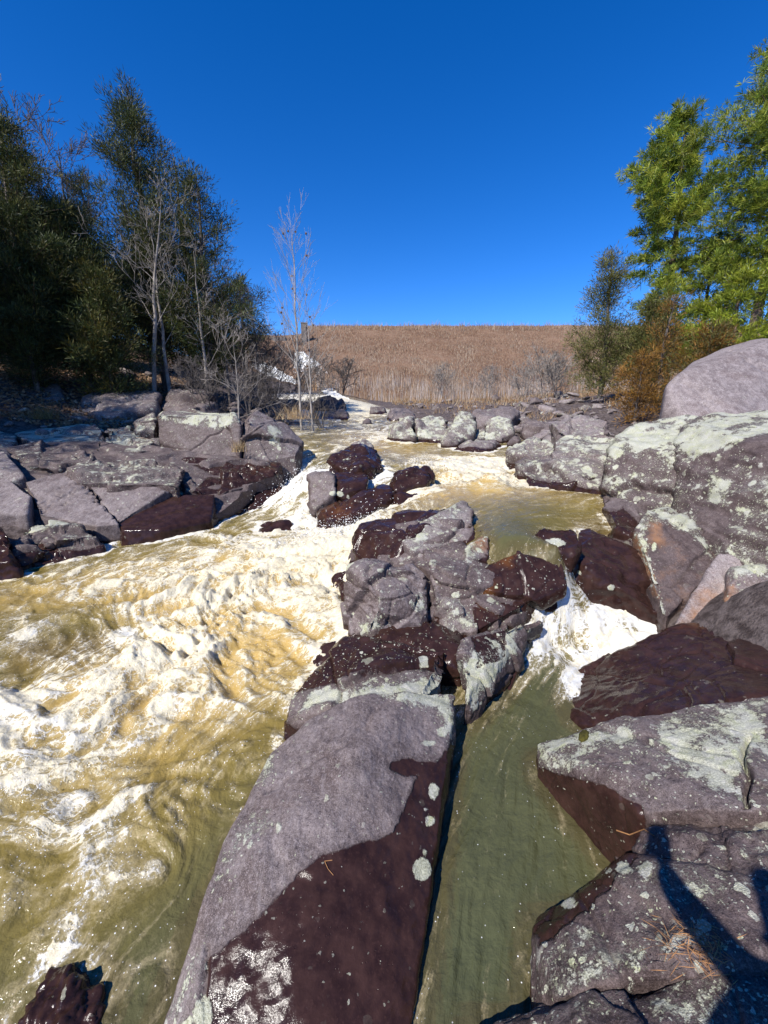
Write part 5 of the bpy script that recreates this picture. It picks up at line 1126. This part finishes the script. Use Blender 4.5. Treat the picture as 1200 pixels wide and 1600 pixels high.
# ------------------------------------------------------------------ the person whose shadow falls on the rocks
def skin_body(name, verts, edges, mat, sub=2, root=0, parent=None):
    m = bpy.data.meshes.new(name); m.from_pydata([v[:3] for v in verts], edges, []); o = bpy.data.objects.new(name, m); COL.objects.link(o)
    md = o.modifiers.new('skin', 'SKIN'); md.use_smooth_shade = True
    for i, v in enumerate(verts):
        s = m.skin_vertices[0].data[i]; s.radius = (v[3], v[4] if len(v) > 4 else v[3]); s.use_root = (i == root)
    ss_ = o.modifiers.new('sub', 'SUBSURF'); ss_.levels = sub; ss_.render_levels = sub
    dg = bpy.context.evaluated_depsgraph_get(); mm = bpy.data.meshes.new_from_object(o.evaluated_get(dg)); mm.name = name
    bpy.data.objects.remove(o); mm.materials.clear()
    return link(name, mm, mat, parent)
M_JACKET = mat_flat('jacket_cloth', (.03, .035, .05), .85, .2, 30); M_JEANS = mat_flat('jeans_cloth', (.05, .07, .12), .9, .2, 40); M_SKIN = mat_flat('skin', (.45, .27, .19), .55, .1, 20, .1)
M_HAIR = mat_flat('hair', (.04, .025, .015), .7, .3, 60); M_PHONE = mat_flat('phone_case', (.02, .02, .022), .35, .1, 10, 0); M_SOLE = mat_flat('boot_leather', (.09, .05, .03), .7)
HX, HY = .16, -.36
person = empty('person', (HX, HY - .05, EYE - 1.52), 'person holding up a phone, seen only as the dark shadow on the lower right rocks', 'person')
def R_(v): return (v[0] - HX, v[1] - (HY - .05), v[2] + 1.52) + tuple(v[3:])
bv = [(HX, HY - .05, -.62, .15, .115), (HX, HY - .06, -.45, .145, .11), (HX, HY - .05, -.25, .165, .115), (HX, HY - .05, -.14, .12, .09), (HX, HY - .03, -.06, .055), (HX, HY - .01, .0, .06),      # 0-5 pelvis..neck
      (HX + .19, HY - .0, -.17, .068), (HX + .02, HY + .16, -.30, .060), (.03, -.07, -.17, .044), (.014, -.045, -.115, .032),    # 6-9 right arm to the phone
      (HX - .19, HY - .05, -.17, .062), (HX - .25, HY - .05, -.44, .048), (HX - .24, HY + .08, -.62, .034), (HX - .235, HY + .14, -.66, .032),
      (HX - .10, HY - .05, -.72, .095), (HX - .11, HY - .01, -1.08, .065), (HX - .12, HY - .07, -1.44, .045),
      (HX + .10, HY - .05, -.72, .095), (HX + .12, HY - .02, -1.08, .065), (HX + .14, HY - .09, -1.44, .045),
      (HX, HY + .01, .06, .075, .085), (HX, HY + .0, .14, .080, .095), (HX, HY - .005, .20, .055, .065)]
be = [(0,1),(1,2),(2,3),(3,4),(4,5),(3,6),(6,7),(7,8),(8,9),(3,10),(10,11),(11,12),(12,13),(0,14),(14,15),(15,16),(0,17),(17,18),(18,19),(5,20),(20,21),(21,22)]
skin_body('body', [R_(v) for v in bv], be, M_JACKET, 2, 0, person)
for sx in (-.12, .14):
    yy = HY - (.07 if sx < 0 else .09)
    skin_body('boot', [R_((HX + sx, yy, -1.43, .05)), R_((HX + sx, yy, -1.485, .045)), R_((HX + sx * 1.1, yy + .11, -1.495, .042, .03)), R_((HX + sx * 1.15, yy + .18, -1.50, .036, .022))], [(0,1),(1,2),(2,3)], M_SOLE, 2, 0, person)
skin_body('face', [R_((HX, HY + .05, .04, .05)), R_((HX, HY + .065, .10, .058)), R_((HX, HY + .05, .165, .05)), R_((HX, HY + .125, .095, .014))], [(0,1),(1,2),(1,3)], M_SKIN, 2, 1, person)
skin_body('hair', [R_((HX, HY - .04, .06, .07)), R_((HX, HY - .04, .15, .083)), R_((HX, HY + .0, .21, .065))], [(0,1),(1,2)], M_HAIR, 2, 0, person)
hv = [(.016, -.050, -.115, .036), (.010, -.036, -.085, .042, .022), (.0, -.026, -.055, .033, .015)]; he = [(0,1),(1,2)]
for k, fx in enumerate((-.026, -.009, .009, .024)):
    b = len(hv); L = (.032, .040, .037, .030)[k]
    hv += [(fx, -.022, -.042, .0095), (fx - .012, -.020, -.042 + L * .8, .009), (fx - .022, -.017, -.042 + L * 1.5, .008)]; he += [(2, b), (b, b + 1), (b + 1, b + 2)]
b = len(hv); hv += [(.040, -.026, -.085, .012), (.049, -.012, -.065, .010), (.050, -.001, -.045, .009)]; he += [(1, b), (b, b + 1), (b + 1, b + 2)]
skin_body('hand', [R_(v) for v in hv], he, M_SKIN, 1, 0, person)
bm = bmesh.new(); bmesh.ops.create_cube(bm, size=1)
for v in bm.verts: v.co = Vector((v.co.x * .076, v.co.y * .008, v.co.z * .158))
bmesh.ops.bevel(bm, geom=bm.edges[:], offset=.003, segments=2, affect='EDGES')
m = bpy.data.meshes.new('phone'); bm.to_mesh(m); bm.free()
o = link('phone', m, M_PHONE, loc=(0, -.012, EYE - .052)); tag(o, 'phone held upright at the tip of the shadow arm', 'phone')
